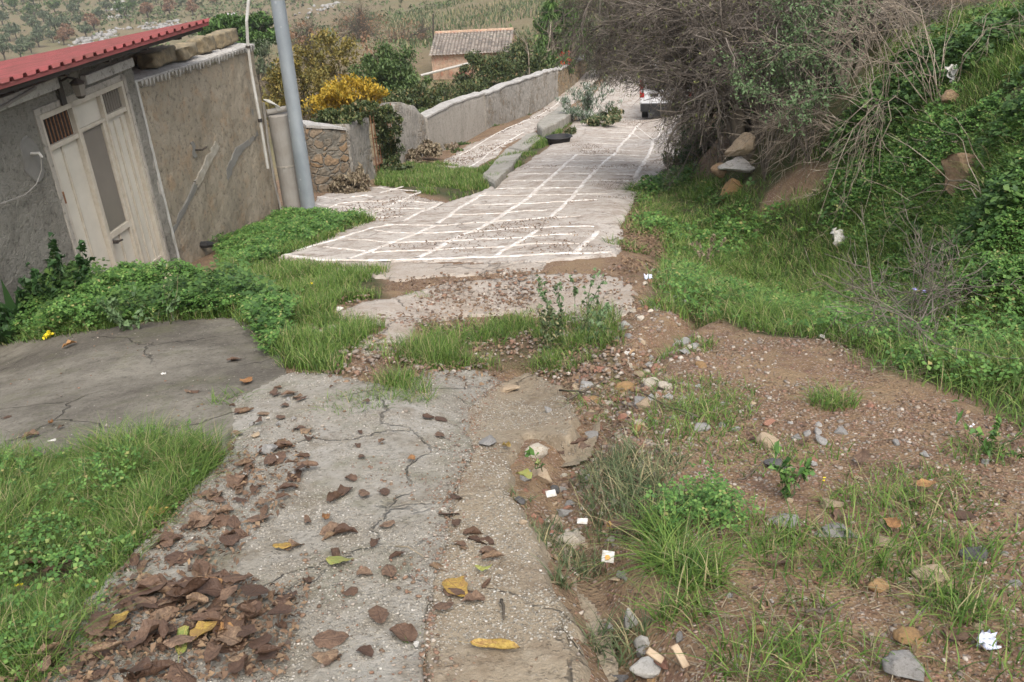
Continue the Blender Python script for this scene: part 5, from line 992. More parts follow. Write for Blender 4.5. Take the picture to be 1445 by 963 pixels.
for a_ in [(690,631,36,20,'rock_grey','flat grey stone lying alone on the sandy strip'),(757,630,36,30,'rock_pale','pale rounded stone behind the tan slab stone','round'),(762,652,48,28,'rock_tan','tan slab stone with a green sprig in front of the pale one'),
  (741,664,24,24,'rock_grey','small grey cube shaped stone beside the tan slab stone'),(781,662,22,12,'rock_dark','small dark flat stone right of the tan slab stone'),(806,723,40,28,'rock_pale','smooth cream stone between two white scraps','round'),
  (802,676,22,18,'rock_grey','upper grey stone of the short row above the cream stone'),(795,688,28,14,'rock_grey','lower grey stone of the short row above the cream stone'),(784,698,30,12,'rock_tan','flat tan stone at the foot of the short grey row'),
  (732,697,24,14,'rock_dark','dark stone sunk at the broken edge of the sandy strip'),(882,520,32,20,'rock_ochre','ochre yellow stone in the middle of the rubble','round'),(920,538,24,16,'rock_pale','cream yellow stone left of the pale wedge','round'),(941,545,26,20,'rock_pale','pale wedge shaped stone at the right end of the rubble'),
  (908,529,14,12,'rock_pale','little pinkish white stone above the cream yellow one'),(897,536,20,10,'rock_ochre','small orange stone between ochre and cream ones','round'),(887,489,20,14,'rock_white','bright white angular stone at the top of the rubble'),(920,481,13,10,'rock_grey','grey white chip upper right of the bright white stone'),
  (905,503,22,16,'rock_tan','tan boulder half buried above the rubble','round'),(884,460,20,16,'rock_grey','light grey stone where rubble meets the pavement'),(893,440,18,10,'rock_pale','pale stone under the grass tuft by the pavement'),(799,471,16,9,'rock_grey','squat grey stone at the edge of the middle grass'),
  (826,545,24,12,'rock_grey','grey broken lump in the twig pile left of the gully'),(905,562,30,18,'rock_grey','grey lump with white crust below the cream yellow stone'),(880,572,18,16,'rock_red','reddish brown stone at the left of the gully head','round'),
  (990,602,32,18,'rock_grey','grey white stone below the grass on the dirt'),(1036,606,16,12,'rock_grey','small grey stone right of the grey white one'),(1085,596,22,12,'rock_red','pinkish red stone on the upper dirt'),(1085,622,36,24,'rock_tan','tan broken stone with a dark leaf behind it'),
  (1125,617,16,12,'rock_grey','first of the cluster of grey stones on the dirt slope'),(1138,612,15,9,'rock_grey','upper left piece in the cluster of grey stones'),(1155,609,16,12,'rock_grey','middle piece in the cluster of grey stones'),(1160,621,26,12,'rock_grey','long lower piece in the cluster of grey stones'),(1188,609,20,10,'rock_grey','separate grey stone right of the grey cluster'),
  (1095,655,34,20,'rock_dark','brown dark clod below the tan broken stone','round'),(1112,735,50,14,'rock_grey','left half of the long grey concrete shard in the weeds'),(1180,748,60,16,'rock_grey','right half of the long grey concrete shard in the weeds'),(1170,710,40,16,'rock_tan','tan stone patch above the grey shard'),
  (1247,742,26,18,'rock_tan','tan pink stone upright in the right weeds'),(1250,765,34,16,'rock_tan','rounded earthy stone below the tan pink one','round'),(1367,778,40,22,'rock_dark','blue grey flat stone at the right of the dirt'),(1315,804,54,26,'rock_tan','broad brownish stone beside the blue grey flat one'),
  (1240,822,36,28,'rock_ochre','large ochre slab stone in the lower right dirt'),(1283,940,64,44,'rock_grey','big flat grey stone at the bottom right'),(1288,900,46,26,'rock_ochre','ochre rough stone above the big flat grey one'),(1428,822,20,14,'rock_grey','light grey stone at the right edge'),
  (1064,888,24,16,'rock_ochre','small ochre stone in the dark litter'),(1130,886,14,10,'rock_pale','pink white pebble in the dark litter'),(1088,849,10,8,'rock_white','tiny white pebble in the litter'),(1265,625,14,10,'rock_grey','small grey stone below the upper right leaf'),(1390,650,14,10,'rock_grey','grey stone among right edge weeds'),
  (905,890,20,30,'rock_grey','upright grey shard beside the bent kerb fragment'),(918,906,56,34,'broken_concrete','wide grey kerb fragment at the foot of the gully'),(888,846,26,48,'broken_concrete','upper curved grey kerb fragment beside the gully grass'),(902,878,30,34,'broken_concrete','middle curved grey kerb fragment beside the gully grass'),
  (872,917,28,20,'rock_dark','black stone at the lower end of the gully'),(870,945,40,26,'rock_grey','round grey stone at the very bottom of the gully','round'),(960,895,16,22,'rock_grey','small grey upright stone right of the kerb fragment'),(935,915,30,18,'rock_red','red brick piece beside the kerb fragment'),
  (920,930,20,14,'rock_ochre','orange chip below the kerb fragment'),(829,700-180+90,14,8,'rock_grey','grey chip on the red dirt above the gully'),(716,553,36,12,'rock_tan','thin tan slab stone at the top of the sandy strip'),(380,640,30,20,'rock_grey','grey crumbly stone among leaves by the slab edge'),(362,622,16,10,'rock_tan','tan stone near the leaves at the slab edge'),
  (390,655,14,10,'rock_white','small white stone among leaves by the slab edge'),(345,660,16,10,'rock_tan','tan chip beside the leaf band'),(350,675,10,8,'rock_white','white chip in the leaf band'),(478,435,14,10,'rock_white','white block on the pavement edge beside the left weeds'),(1160,485-10,10,7,'rock_white','white chip at the front of the slope grass'),
  (935,405,16,8,'rock_tan','tan stone at the corner of the slope grass'),(1068,325,14,9,'rock_tan','tan stone in the slope grass'),(965,426,14,7,'rock_grey','pinkish grey stone at the slope grass front'),(1005,440,8,6,'rock_white','small white stone on the red dirt top'),(830,655,12,10,'rock_grey','grey chip at the edge of the dull grass'),
  (590,920,10,7,'rock_white','white grit lump on the lower slab'),(775,585,16,12,'rock_grey','grey lump on the corner of the sandy strip'),(835,590,28,14,'rock_grey','pair of grey lumps fused on the red dirt'),(738,747,14,10,'rock_tan','tan lump on the left gully side'),(1010,690,10,8,'rock_red','small red brick chip on the dirt hump')]:
    a_ = list(a_); kd = a_[6] if len(a_) > 6 else 'angular'; pstone(*a_[:6], kind=kd, v=None, rz=RNG.random() * 6.28 if a_[2] < 40 else RNG.normal(0, 0.3))
# unremarkable stones, grouped by where they lie
SG = [([(860,430),(960,420),(1000,540),(960,620),(860,600),(800,560),(820,500)], 84, .028, ['rock_grey','rock_tan','rock_pale','rock_red','rock_ochre'], 'small stone among the dense rubble where the gully begins', 'small stones of the rubble'),
  ([(880,380),(945,370),(960,400),(900,420)], 14, .03, ['rock_pale','rock_red','rock_grey'], 'small chip in the litter heap beside the road end', 'chips of the heap beside the road end'),
  ([(960,560),(1250,560),(1440,640),(1400,760),(1100,720),(940,680)], 30, .016, ['rock_grey','rock_tan','rock_red'], 'small stone sprinkled on the open reddish dirt slope', 'small stones of the dirt slope'),
  ([(1000,780),(1420,760),(1420,950),(1000,960)], 24, .013, ['rock_grey','rock_tan','rock_pale','rock_red'], 'small stone in the lower right litter and weeds', 'small stones of the lower right litter'),
  ([(740,650),(860,620),(880,720),(900,900),(840,930),(800,840),(740,720)], 50, .017, ['rock_grey','rock_tan','rock_pale','rock_red'], 'small stone along the sides of the wet gully', 'small stones of the gully sides'),
  ([(450,440),(620,400),(820,400),(840,440),(700,520),(500,520)], 14, .022, ['rock_pale','rock_tan'], 'small pale stone on the broken pavement between the grass patches', 'small stones of the broken pavement'),
  ([(320,600),(440,560),(470,620),(420,720),(340,720)], 14, .012, ['rock_pale','rock_grey'], 'small pale stone among the leaves at the slab left edge', 'small stones by the slab edge')]
for pp, cnt, sz, ms, lab, grp in SG:
    P = wpoly(pp, 3); c_ = 0
    while c_ < cnt:
        x, y, _ = bbox_pts(P, 80); k = sdf(x, y, P) > 0
        for xx, yy in zip(x[k], y[k]):
            if c_ >= cnt: break
            s = sz * RNG.uniform(0.55, 1.7); put_stone(float(xx), float(yy), s, s * RNG.uniform(.65, .95), s * RNG.uniform(.5, .8), ms[RNG.integers(len(ms))], lab, grp, 'angular' if RNG.random() < .85 else 'round', sink=0.35); c_ += 1

# ---------------------------------------------------------------- branching
def unit(v): return v / (np.linalg.norm(v, axis=-1, keepdims=True) + 1e-9)
def grow(par, prad, n, length, spread, npts, droop=0.0, wob=0.25, tmin=0.2, bias=(0, 0, 0), rfac=0.5):
    """children of polylines par (P, k, 3): n each; returns polylines and base radii"""
    P, k, _ = par.shape; N = P * n; pi = np.repeat(np.arange(P), n); t = tmin + (1 - tmin) * RNG.random(N) ** 0.8; f = t * (k - 1); i = np.minimum(f.astype(int), k - 2); fr_ = (f - i)[:, None]
    s = par[pi, i] * (1 - fr_) + par[pi, i + 1] * fr_; d0 = unit(par[pi, i + 1] - par[pi, i]); d = unit(d0 + RNG.normal(0, spread, (N, 3)) + np.array(bias)); L = length * (0.5 + 0.9 * RNG.random(N)) * (1.15 - 0.5 * t); st = (L / (npts - 1))[:, None]
    out = [s]; 
    for q in range(npts - 1): d = unit(d + RNG.normal(0, wob, (N, 3)) + np.array([0, 0, -droop])); out.append(out[-1] + d * st)
    rad = prad[pi] * rfac * (1.1 - 0.5 * t); return np.stack(out, 1), rad
def poly_tubes(pl, rad, k=3, tip=0.35):
    N, n, _ = pl.shape; tw = 1 - (1 - tip) * np.linspace(0, 1, n); r0 = (rad[:, None] * tw[None, :-1]).ravel(); r1 = (rad[:, None] * tw[None, 1:]).ravel()
    return sticks(pl[:, :-1].reshape(-1, 3), pl[:, 1:].reshape(-1, 3), (r0, r1), k)
def foliage(c, rad, n, leaf, clumps=60, cl=0.28, up=0.8, low=-0.7, narrow=1.0):
    """leaf faces in uneven clumps through an ellipsoid; gaps stay between the clumps"""
    d = unit(RNG.normal(0, 1, (clumps, 3))); d[:, 2] = np.maximum(d[:, 2], low); r = (0.35 + 0.65 * RNG.random(clumps) ** 0.6)[:, None] * (0.85 + 0.3 * RNG.random((clumps, 1))); C_ = d * r; w = 0.5 + RNG.random(clumps); w /= w.sum()
    k = RNG.choice(clumps, n, p=w); sz = (cl * (0.5 + RNG.random(clumps)))[k][:, None]; P = C_[k] + unit(RNG.normal(0, 1, (n, 3))) * sz * RNG.random((n, 1)) ** 0.5; P = np.array(c) + P * np.array(rad)
    return flakes(P[:, 0], P[:, 1], P[:, 2], leaf * (0.6 + 0.8 * RNG.random(n)) * narrow, up)
def shrub(px, py, rw, rh, d, m, n, leaf, name, label, cat, group=None, stem=True, clumps=60, cl=0.28, depth=1.0, twigs=0, trunk='bark', low=-0.7):
    """crown centred where the photo shows it, distance d; stems reach the ground below"""
    c = atd(px, py, d); m_px = math.hypot(*c) / 1300; R_ = (rw * m_px, rw * m_px * depth, rh * m_px); g = float(H(c[0], c[1])); base = np.array([c[0], c[1], g])
    root = empty(name, tuple(base), label, cat, group); V, T = foliage(c - base, R_, n, leaf, clumps, cl, low=low); npmesh('crown', V, T, M[m], root)
    if stem:
        k = 5; p0 = np.repeat(np.array([[0, 0, -0.2]]), k, 0) + RNG.normal(0, 0.05, (k, 3)) * R_[0]; tp = (c - base) + unit(RNG.normal(0, 1, (k, 3))) * np.array(R_) * 0.6; pl = np.stack([p0 + (tp - p0) * t + RNG.normal(0, 0.05, (k, 3)) * R_[0] * (0 < t < 1) for t in np.linspace(0, 1, 5)], 1)
        r0 = np.full(k, max(0.03, 0.035 * R_[0])); a = Acc(); a.add(*poly_tubes(pl, r0, 6)); l1, r1 = grow(pl, r0, 8, R_[0] * 0.7, 0.6, 4); a.add(*poly_tubes(l1, r1, 4))
        if twigs: l2, r2 = grow(l1, r1, twigs, R_[0] * 0.5, 0.7, 4, rfac=.5); a.add(*poly_tubes(l2, np.maximum(r2, .006), 3)); l3, r3 = grow(l2, r2, 4, R_[0] * 0.25, 0.7, 3); a.add(*poly_tubes(l3, np.maximum(r3, .005), 3))
        a.build('trunk', M[trunk], root)
    return root
# garden beyond the boundary wall
GRP = 'shrubs and trees beyond the lane wall'
for a_ in [
 (490,140,52,26,24,'shrub_yellow',9000,.07,'yellow_shrub','bright yellow leaved shrub directly above the rubble wall','shrub',60,0),
 (412,130,42,48,27,'olive_yellow',5200,.08,'autumn_shrub','loose yellow olive shrub right behind the lamp post','shrub',50,6),
 (462,85,42,34,34,'olive_yellow',4200,.09,'autumn_tree','half bare tree with greenish yellow leaves above the yellow shrub','tree',50,8),
 (530,95,30,40,40,'rusty_foliage',1000,.09,'bare_shrub','thin brown shrub with almost no leaves left of the cottage','shrub',30,10),
 (552,112,48,40,33,'shrub_green',15000,.085,'rounded_tree','dense round dark green tree left of the tiled cottage','tree',70,0),
 (588,150,40,26,31,'shrub_dark',7000,.08,'low_shrub','low dark shrub below the round green tree','shrub',50,0),
 (640,140,42,26,36,'shrub_dark',7500,.08,'low_shrub','low dark shrub in front of the cottage left corner','shrub',50,0),
 (690,112,52,36,39,'shrub_dark',15000,.09,'dense_bush','wide dark glossy bush covering the cottage right half','shrub',70,0),
 (722,90,40,30,42,'shrub_dark',8000,.09,'dense_bush','dark bush topped with paler twigs touching the cottage roof','shrub',60,2),
 (758,92,30,26,43,'shrub_green',5000,.09,'garden_shrub','lighter green shrub between dark bush and palm like tree','shrub',50,2),
 (793,92,17,17,44.5,'palm_green',3500,.09,'flowering_shrub','low green shrub with red blooms by the end of the wall','shrub',40,0),
 (620,170,36,16,29,'shrub_green',4500,.07,'low_shrub','yellowish green low shrub hugging the nearer wall stretch','shrub',40,0),
 (850,52,34,60,47,'olive_grey',7000,.07,'grey_tree','misty grey green tree behind the twigs at the lane end','tree',60,6),
 (815,85,20,28,50,'olive_grey',3000,.07,'grey_shrub','small grey green shrub left of the misty tree','shrub',40,4),
 (338,52,50,27,60,'pine_green',16000,.20,'stone_pine','round bright green pine crown right of the red roof','tree',45,0),
 (372,90,26,26,52,'olive_grey',2200,.10,'bare_shrub','pale half bare shrub between conduit and lamp post','shrub',30,8),
 (425,50,30,20,70,'rusty_foliage',900,.12,'bare_shrub','faint bare shrub high behind the lamp post','shrub',30,8),
 (570,50,40,25,95,'rusty_foliage',1200,.14,'bare_tree','grey bare trees edge left above the cottage','tree',30,10),
 (792,38,34,36,46.6,'palm_green',6500,.13,'leafy_tree','bright green leafy tree mass around the palm like tufts','tree',40,0),
 (510,35,40,22,105,'rusty_foliage',1200,.15,'bare_tree','grey bare tree group near the top centre of the field','tree',30,10)]:
    shrub(*a_[:5], a_[5], a_[6], a_[7], a_[8], a_[9], a_[10], GRP, clumps=a_[11], twigs=a_[12], depth=0.9)
# red blooms on the flowering shrub
rt = [o for o in bpy.data.objects if o.name.startswith('flowering_shrub')][0]; c = atd(793, 84, 43.7) - np.array(rt.location); V, T = foliage(c, (0.6, 0.5, 0.4), 170, .06, 16, .2); props(npmesh('red_blooms', V, T, M['red_bloom'], rt), kind='stuff')
# palm-like tree: tufts of strap leaves on forked stems
c = atd(790, 30, 46); g = float(H(c[0], c[1])); b = np.array([c[0], c[1], g]); root = empty('yucca_tree', tuple(b), 'tall palm like tree with spiky leaf tufts above the red blooms', 'tree', GRP)
heads = [atd(px, py, 46 + q) - b for px, py, q in [(775,22,0),(798,12,.5),(812,38,-.3),(786,45,.4),(765,48,0),(805,60,.3),(822,58,0),(780,2,.2),(815,15,.1)]]; a = Acc(); av = Acc()
for h_ in heads:
    h_ = np.array(h_); p0 = np.array([RNG.normal(0, .2), RNG.normal(0, .2), -0.2]); pl = np.stack([p0 + (h_ - p0) * t + np.array([0, 0, 0.3 * math.sin(t * 3)]) for t in np.linspace(0, 1, 6)])[None]; av.add(*poly_tubes(pl, np.array([.09]), 6, .7))
    n = 170; dd = unit(RNG.normal(0, 1, (n, 3)) + np.array([0, 0, .5])); L = 0.75 * (0.7 + 0.5 * RNG.random(n)); s = unit(np.cross(dd, [0.2, 0.1, 1])) * 0.03; q0 = h_ + dd * 0.05; q1 = h_ + dd * (L * .55)[:, None]; q2 = h_ + dd * L[:, None] + np.array([0, 0, -.22]) * L[:, None]
    V = np.stack([q0 - s * .5, q0 + s * .5, q1 + s, q1 - s, q2], 1).reshape(-1, 3); a.add(V, (np.arange(n) * 5)[:, None, None] + np.array([[0, 1, 2], [0, 2, 3], [3, 2, 4]])[None] if False else ((np.arange(n) * 5)[:, None, None] + np.array([[0, 1, 2], [0, 2, 3], [3, 2, 4]])[None]).reshape(-1, 3))
a.build('leaf_tufts', M['palm_green'], root); av.build('trunk', M['dead_twig'], root)
# bare poles / leafless saplings in the garden
for px, py, tx, ty, d, lab in [(752,118,742,60,41,'forked pale bare sapling rising before the light green shrub'),(768,112,776,30,43,'leafless pale stem leaning in front of the palm like tree')]:
    b = atd(px, py, d); b[2] = H(b[0], b[1]); t_ = atd(tx, ty, d); root = empty('bare_sapling', tuple(b), lab, 'tree', GRP); pl = np.stack([(t_ - b) * t + RNG.normal(0, .04, 3) for t in np.linspace(0, 1, 6)])[None]; a = Acc(); r = np.array([.05]); a.add(*poly_tubes(pl, r, 6)); l1, r1 = grow(pl, r, 7, 1.0, .45, 4, bias=(0, 0, .3)); a.add(*poly_tubes(l1, r1, 4)); l2, r2 = grow(l1, r1, 5, .45, .5, 3); a.add(*poly_tubes(l2, r2, 3)); a.build('stem', M['dead_twig'], root)
b = atd(611, 78, 62); b[2] = H(b[0], b[1]); t_ = atd(611, 20, 62); root = empty('utility_pole', tuple(b), 'thin dark pole standing behind the cottage left end', 'pole'); mb = MB(); mb.tube([tuple(b), tuple(t_ * 1.0)], 0.05, 6); mb.build('shaft', M['dark_metal'], root)
# creeper over gate and rubble wall
def cloud(name, items, m, label, cat, base, leaf, group=None, part=None):
    b = np.array(base); root = empty(name, tuple(b), label, cat, group); a = Acc()
    for px, py, rw, rh, d, n, dep in items:
        c = atd(px, py, d); k = math.hypot(*c) / 1300; a.add(*foliage(c - b, (rw * k, dep, rh * k), n, leaf, max(8, n // 90), .3, low=-1))
    a.build(part or 'foliage', M[m], root); return root
cloud('creeper', [(470,166,32,13,18.2,3200,.35),(505,160,24,14,18.8,2600,.4),(545,175,20,28,20.6,3000,.25),(548,205,18,24,21.0,2400,.2),(540,160,20,14,20.5,1600,.3),(556,232,26,9,20.6,1500,.3)], 'shrub_dark', 'dark creeper tumbling over the rubble wall and iron gate', 'creeper', at(535, 250), .055)
cloud('dry_bush', [(492,262,28,14,16.9,2600,.3),(505,252,14,14,17.2,1200,.3)], 'straw', 'dry straw coloured bush at the foot of the rubble pier', 'bush', at(490, 276), .09)
cloud('dry_bush', [(610,212,26,9,23.5,1500,.4),(590,222,16,9,22.8,900,.4)], 'straw', 'dry brownish growth along the foot of the curved wall end', 'bush', at(605, 226), .09)
cloud('wall_weeds', [(660,205,30,4,27.5,700,.15),(700,182,10,5,31,350,.15),(745,164,14,4,36,350,.15),(640,212,14,5,25.8,500,.2)], 'shrub_green', 'green weeds sprouting along the foot of the boundary wall', 'weeds', at(660, 208), .06)
# oleander on the island end
b = at(826, 172); root = empty('oleander', tuple(b), 'grey green oleander with pale flowers at the far end of the kerb slabs', 'shrub'); a = Acc(); av = Acc()
k = 26; p0 = np.tile(b * 0, (k, 1)) + RNG.normal(0, .08, (k, 3)) * [1, 1, 0]; dd = unit(RNG.normal(0, .55, (k, 3)) + np.array([0, 0, 1])); L = 0.75 + .75 * RNG.random(k); pl = np.stack([p0 + dd * (L * t)[:, None] + np.array([0, 0, -.12]) * t * t for t in np.linspace(0, 1, 5)], 1); r = np.full(k, .012); av.add(*poly_tubes(pl, r, 4)); l1, r1 = grow(pl, r, 5, .4, .4, 4); av.add(*poly_tubes(l1, r1, 3)); av.build('stems', M['dead_twig'], root)
S_ = np.concatenate([pl[:, 1:].reshape(-1, 3), l1[:, 1:].reshape(-1, 3)]); k = RNG.integers(len(S_), size=5200); dd = unit(RNG.normal(0, .7, (5200, 3)) + [0, 0, .5]); s = unit(np.cross(dd, [.2, .1, 1])) * .014; q = S_[k] + RNG.normal(0, .03, (5200, 3)); V = np.stack([q, q + dd * .06 + s, q + dd * .13, q + dd * .06 - s], 1).reshape(-1, 3)
npmesh('leaves', V, ((np.arange(5200) * 4)[:, None, None] + np.array([[0, 1, 2], [0, 2, 3]])[None]).reshape(-1, 3), M['oleander'], root)
cloud('dark_weeds', [(848,172,22,5,29,1500,.5),(862,160,18,5,31.5,1100,.5),(806,186,8,4,26.5,400,.2)], 'grass_dull', 'dull green weeds spilling right of the oleander onto the road', 'weeds', at(850, 175), .09)

# ---------------------------------------------------------------- the big leafless tree over the road, and the thicket
def bare_tree(base, stems, label, counts, name='bare_tree', m='twig', leaves=2500, lm='twig_leaf', L1=1.9, droop=.10, group=None, thick=.085, minr=.0032):
    b = np.array(base, float); root = empty(name, tuple(b), label, 'tree', group); pl = []
    for (tip, len_, off) in stems:
        tip = np.array(tip, float); n = 9; p = np.array(off, float) * 1.0; pts = [p.copy()]; d = np.array([RNG.normal(0, .15), RNG.normal(0, .15), 1.0]); tot = np.linalg.norm(tip); 
        for i in range(1, n):
            t = i / (n - 1); pts.append(np.array(off) + tip * t + np.array([0, 0, 0.55 * tot * 0.35 * math.sin(math.pi * t)]) + RNG.normal(0, .06, 3) * tot * .25)
        pl.append(np.stack(pts))
    pl = np.stack(pl); r = np.full(len(pl), thick) * (0.6 + 0.6 * RNG.random(len(pl))); a = Acc(); a.add(*poly_tubes(pl, r, 7, .3)); a.build('trunk', M['bark'], root)
    a = Acc(); lv = []; cur, cr = pl, r; Ls = [L1, L1 * .55, L1 * .27, L1 * .13]; npt = [7, 5, 4, 3]
    for i, (c_, L) in enumerate(zip(counts, Ls)):
        cur, cr = grow(cur, cr, c_, L, .55 if i else .6, npt[i], droop=droop * (1 if i < 3 else .5), wob=.3, tmin=.15, bias=(0, 0, -.12), rfac=.45); cr = np.maximum(cr, minr * (1.8 if i == 0 else 1.2 if i == 1 else 1.0)); 
        W_ = cur + b; rx, ry = W_[..., 0].ravel(), W_[..., 1].ravel(); hit = (W_[..., 2] < (H(rx, ry) + 1.6).reshape(W_.shape[:2])) & (sdf(rx, ry, P_ROAD) > -0.3).reshape(W_.shape[:2]); kp = ~hit.any(1) | (RNG.random(len(cur)) < (.4 if i > 1 else .08)); cur, cr = cur[kp], cr[kp]
        ok = cur[:, -1, 2] + b[2] > H(cur[:, -1, 0] + b[0], cur[:, -1, 1] + b[1]) - .02; cur, cr = cur[ok], cr[ok]; lv.append(cur); a.add(*poly_tubes(cur, cr, 4 if i < 2 else 3, .4))
    print(name, [len(q) for q in lv]); a.build('branches', M[m], root)
    if leaves:
        k = RNG.integers(len(lv[-1]), size=leaves); p = lv[-1][k, -1] + RNG.normal(0, .02, (leaves, 3)); V, T = flakes(p[:, 0], p[:, 1], p[:, 2], .022 + .02 * RNG.random(leaves), .8); npmesh('leaves', V, T, M[lm], root)
    return root
tb = at(1048, 232)
def rel(px, py, d): return atd(px, py, d) - tb
st = [(rel(905, 20, 17.5), 1, (0, 0, 0)), (rel(860, 45, 18.5), 1, (0, .1, 0)), (rel(980, 20, 15), 1, (.05, 0, 0)), (rel(1040, -20, 15), 1, (.1, 0, 0)), (rel(1100, 10, 15.5), 1, (.1, .1, 0)),
      (rel(1160, 40, 15), 1, (.15, 0, 0)), (rel(960, -60, 17), 1, (0, .1, 0)), (rel(880, -20, 19.5), 1, (0, .15, 0)), (rel(1000, 150, 14.6), 1, (0, -.1, 0)), (rel(1060, -120, 16), 1, (0, 0, 0)), (rel(850, -60, 17), 1, (0, 0, 0)), (rel(1010, 70, 13.8), 1, (0, 0, 0)), (rel(1090, 80, 14), 1, (.1, 0, 0))]
bare_tree(tb, st, 'big leafless grey brown tree with a twig curtain hanging over the road and van', (14, 9, 8, 3), leaves=12000, L1=1.6, droop=.06)
tb2 = at(1190, 128); r2_ = lambda px, py, d: atd(px, py, d) - tb2
st = [(r2_(1130, 0, 14.5), 1, (0, 0, 0)), (r2_(1200, -30, 15), 1, (0, 0, 0)), (r2_(1250, -10, 15.5), 1, (.1, 0, 0)), (r2_(1100, 60, 14), 1, (0, 0, 0)), (r2_(1170, 20, 16), 1, (0, .2, 0)), (r2_(1290, -40, 16), 1, (0, 0, 0)), (r2_(1340, -30, 17), 1, (.1, 0, 0))]
bare_tree(tb2, st, 'second leafless thorny thicket on the bank behind the pale dead brushwood', (14, 9, 8, 3), name='thorn_thicket', leaves=4500, L1=1.3, thick=.04, group=None)
shrub(1110, 40, 120, 60, 22, 'shrub_dark', 16000, .07, 'dark_thicket', 'dark green thicket filling the space behind the bare tree trunks', 'shrub', None, clumps=90, twigs=6)
shrub(1290, -5, 90, 26, 21, 'shrub_dark', 7000, .08, 'dark_thicket', 'dark shrub line behind the crest of the right bank', 'shrub', None, clumps=60, twigs=6)
shrub(1000, 205, 38, 42, 16.8, 'dark_herb', 6000, .05, 'shaded_bush', 'dark green bush under the tree beside the road edge', 'bush', None, clumps=40, twigs=4)
shrub(960, 235, 26, 30, 17.2, 'shrub_dark', 3000, .045, 'shaded_bush', 'smaller dark bush hanging at the road edge below the twigs', 'bush', None, clumps=30, twigs=5)
# feathery green sprigs growing through the twigs
for i, (px, py, d, lab) in enumerate([(1090,80,12.2,'feathery pale green sprig left of the dead brushwood'),(1130,60,12.0,'tall feathery green sprig in the middle of the twigs'),(1165,10,12.4,'uppermost feathery green sprig touching the frame top'),(1150,130,11.6,'short feathery sprig beside the exposed soil')]):
    b = atd(px, py, d); g = b.copy(); g[2] = H(b[0], b[1]); k = 12; root = empty('green_sprig', tuple(g), lab, 'plant', 'feathery sprigs among the twigs'); p0 = np.zeros((k, 3)); tp = (b - g) + RNG.normal(0, .35, (k, 3)) * [1, .6, .35]; pl = np.stack([p0 + (tp - p0) * t + np.array([0, 0, .25 * math.sin(t * 3.1)]) for t in np.linspace(0, 1, 6)], 1); r = np.full(k, .007); a = Acc(); a.add(*poly_tubes(pl, r, 3)); l1, r1 = grow(pl, r, 7, .4, .4, 4, tmin=.5); a.add(*poly_tubes(l1, np.maximum(r1, .003), 3)); a.build('stem', M['twig'], root)
    S_ = l1[:, 1:].reshape(-1, 3); k = RNG.integers(len(S_), size=1300); q = S_[k] + RNG.normal(0, .03, (1300, 3)); V, T = flakes(q[:, 0], q[:, 1], q[:, 2], .03 + .02 * RNG.random(1300), .6); npmesh('leaves', V, T, M['sprig_leaf'], root)
# pale dead brushwood
def brush(px, py, targets, label, n=14, d0=None, spread=.25, sub=(6, 4), thick=.007, mat='dead_twig'):
    b = at(px, py); root = empty('dead_brushwood', tuple(b), label, 'branches', 'dead brushwood on the bank'); P = []
    for i in range(n):
        tx, ty, dd = targets[i % len(targets)]; t_ = atd(tx + RNG.normal(0, 22), ty + RNG.normal(0, 16), dd + RNG.normal(0, .35)) - b; t_[2] = max(t_[2], H(t_[0] + b[0], t_[1] + b[1]) - b[2] + .03); o_ = RNG.normal(0, .06, 3) * [1, 1, .3]
        P.append(np.stack([o_ + t_ * t + RNG.normal(0, .025, 3) * (t > 0) + np.array([0, 0, .22 * math.sin(t * math.pi) * np.linalg.norm(t_)]) for t in np.linspace(0, 1, 8)]))
    P = np.stack(P); r = thick * (.5 + .8 * RNG.random(n)); a = Acc(); a.add(*poly_tubes(P, r, 5, .3)); cur, cr = P, r
    for c_, L in zip(sub, (.55, .25)): cur, cr = grow(cur, cr, c_, L, .5, 4, droop=.02, wob=.22, tmin=.3, rfac=.6); cr = np.maximum(cr, .0025); a.add(*poly_tubes(cur, cr, 3, .5))
    a.build('twigs', M[mat], root)
brush(1325, 150, [(1180, 40, 11), (1260, 10, 11), (1330, -20, 11), (1385, 20, 10.5), (1230, 90, 10), (1300, 40, 10.5)], 'upright fan of pale dead twigs near the top of the bank', 17, sub=(5, 4), thick=.0055)
brush(1245, 165, [(1130, 60, 11.5), (1190, 30, 11.5), (1080, 150, 11.6), (1250, 50, 11)], 'tangled pale dead twigs in the middle of the bank reaching over the trunks', 16, sub=(5, 4), thick=.0055)
brush(1255, 155, [(1165, 315, 9.6), (1180, 290, 9.8), (1200, 240, 10), (1215, 260, 9.8)], 'bundle of long dry sticks sliding down towards the grass', 18, sub=(3, 2), thick=.005)
brush(1190, 185, [(1085, 225, 12), (1070, 200, 12), (1110, 180, 12), (1140, 205, 11.5)], 'grey dead boughs poking left beside the exposed soil', 14, thick=.011)
brush(1395, 285, [(1300, 300, 8.6), (1330, 320, 8.4), (1345, 330, 8.2), (1320, 190, 9)], 'single dead branch lying on the clover at the right', 5, sub=(3, 2), thick=.007)
brush(1290, 500, [(1275, 440, 6.1), (1300, 425, 6.1), (1322, 440, 6.1), (1262, 475, 6.0), (1335, 480, 6.1)], 'dry grey weed bush at the grass edge with a blue flower', 22, sub=(6, 4), thick=.0028, mat='twig')
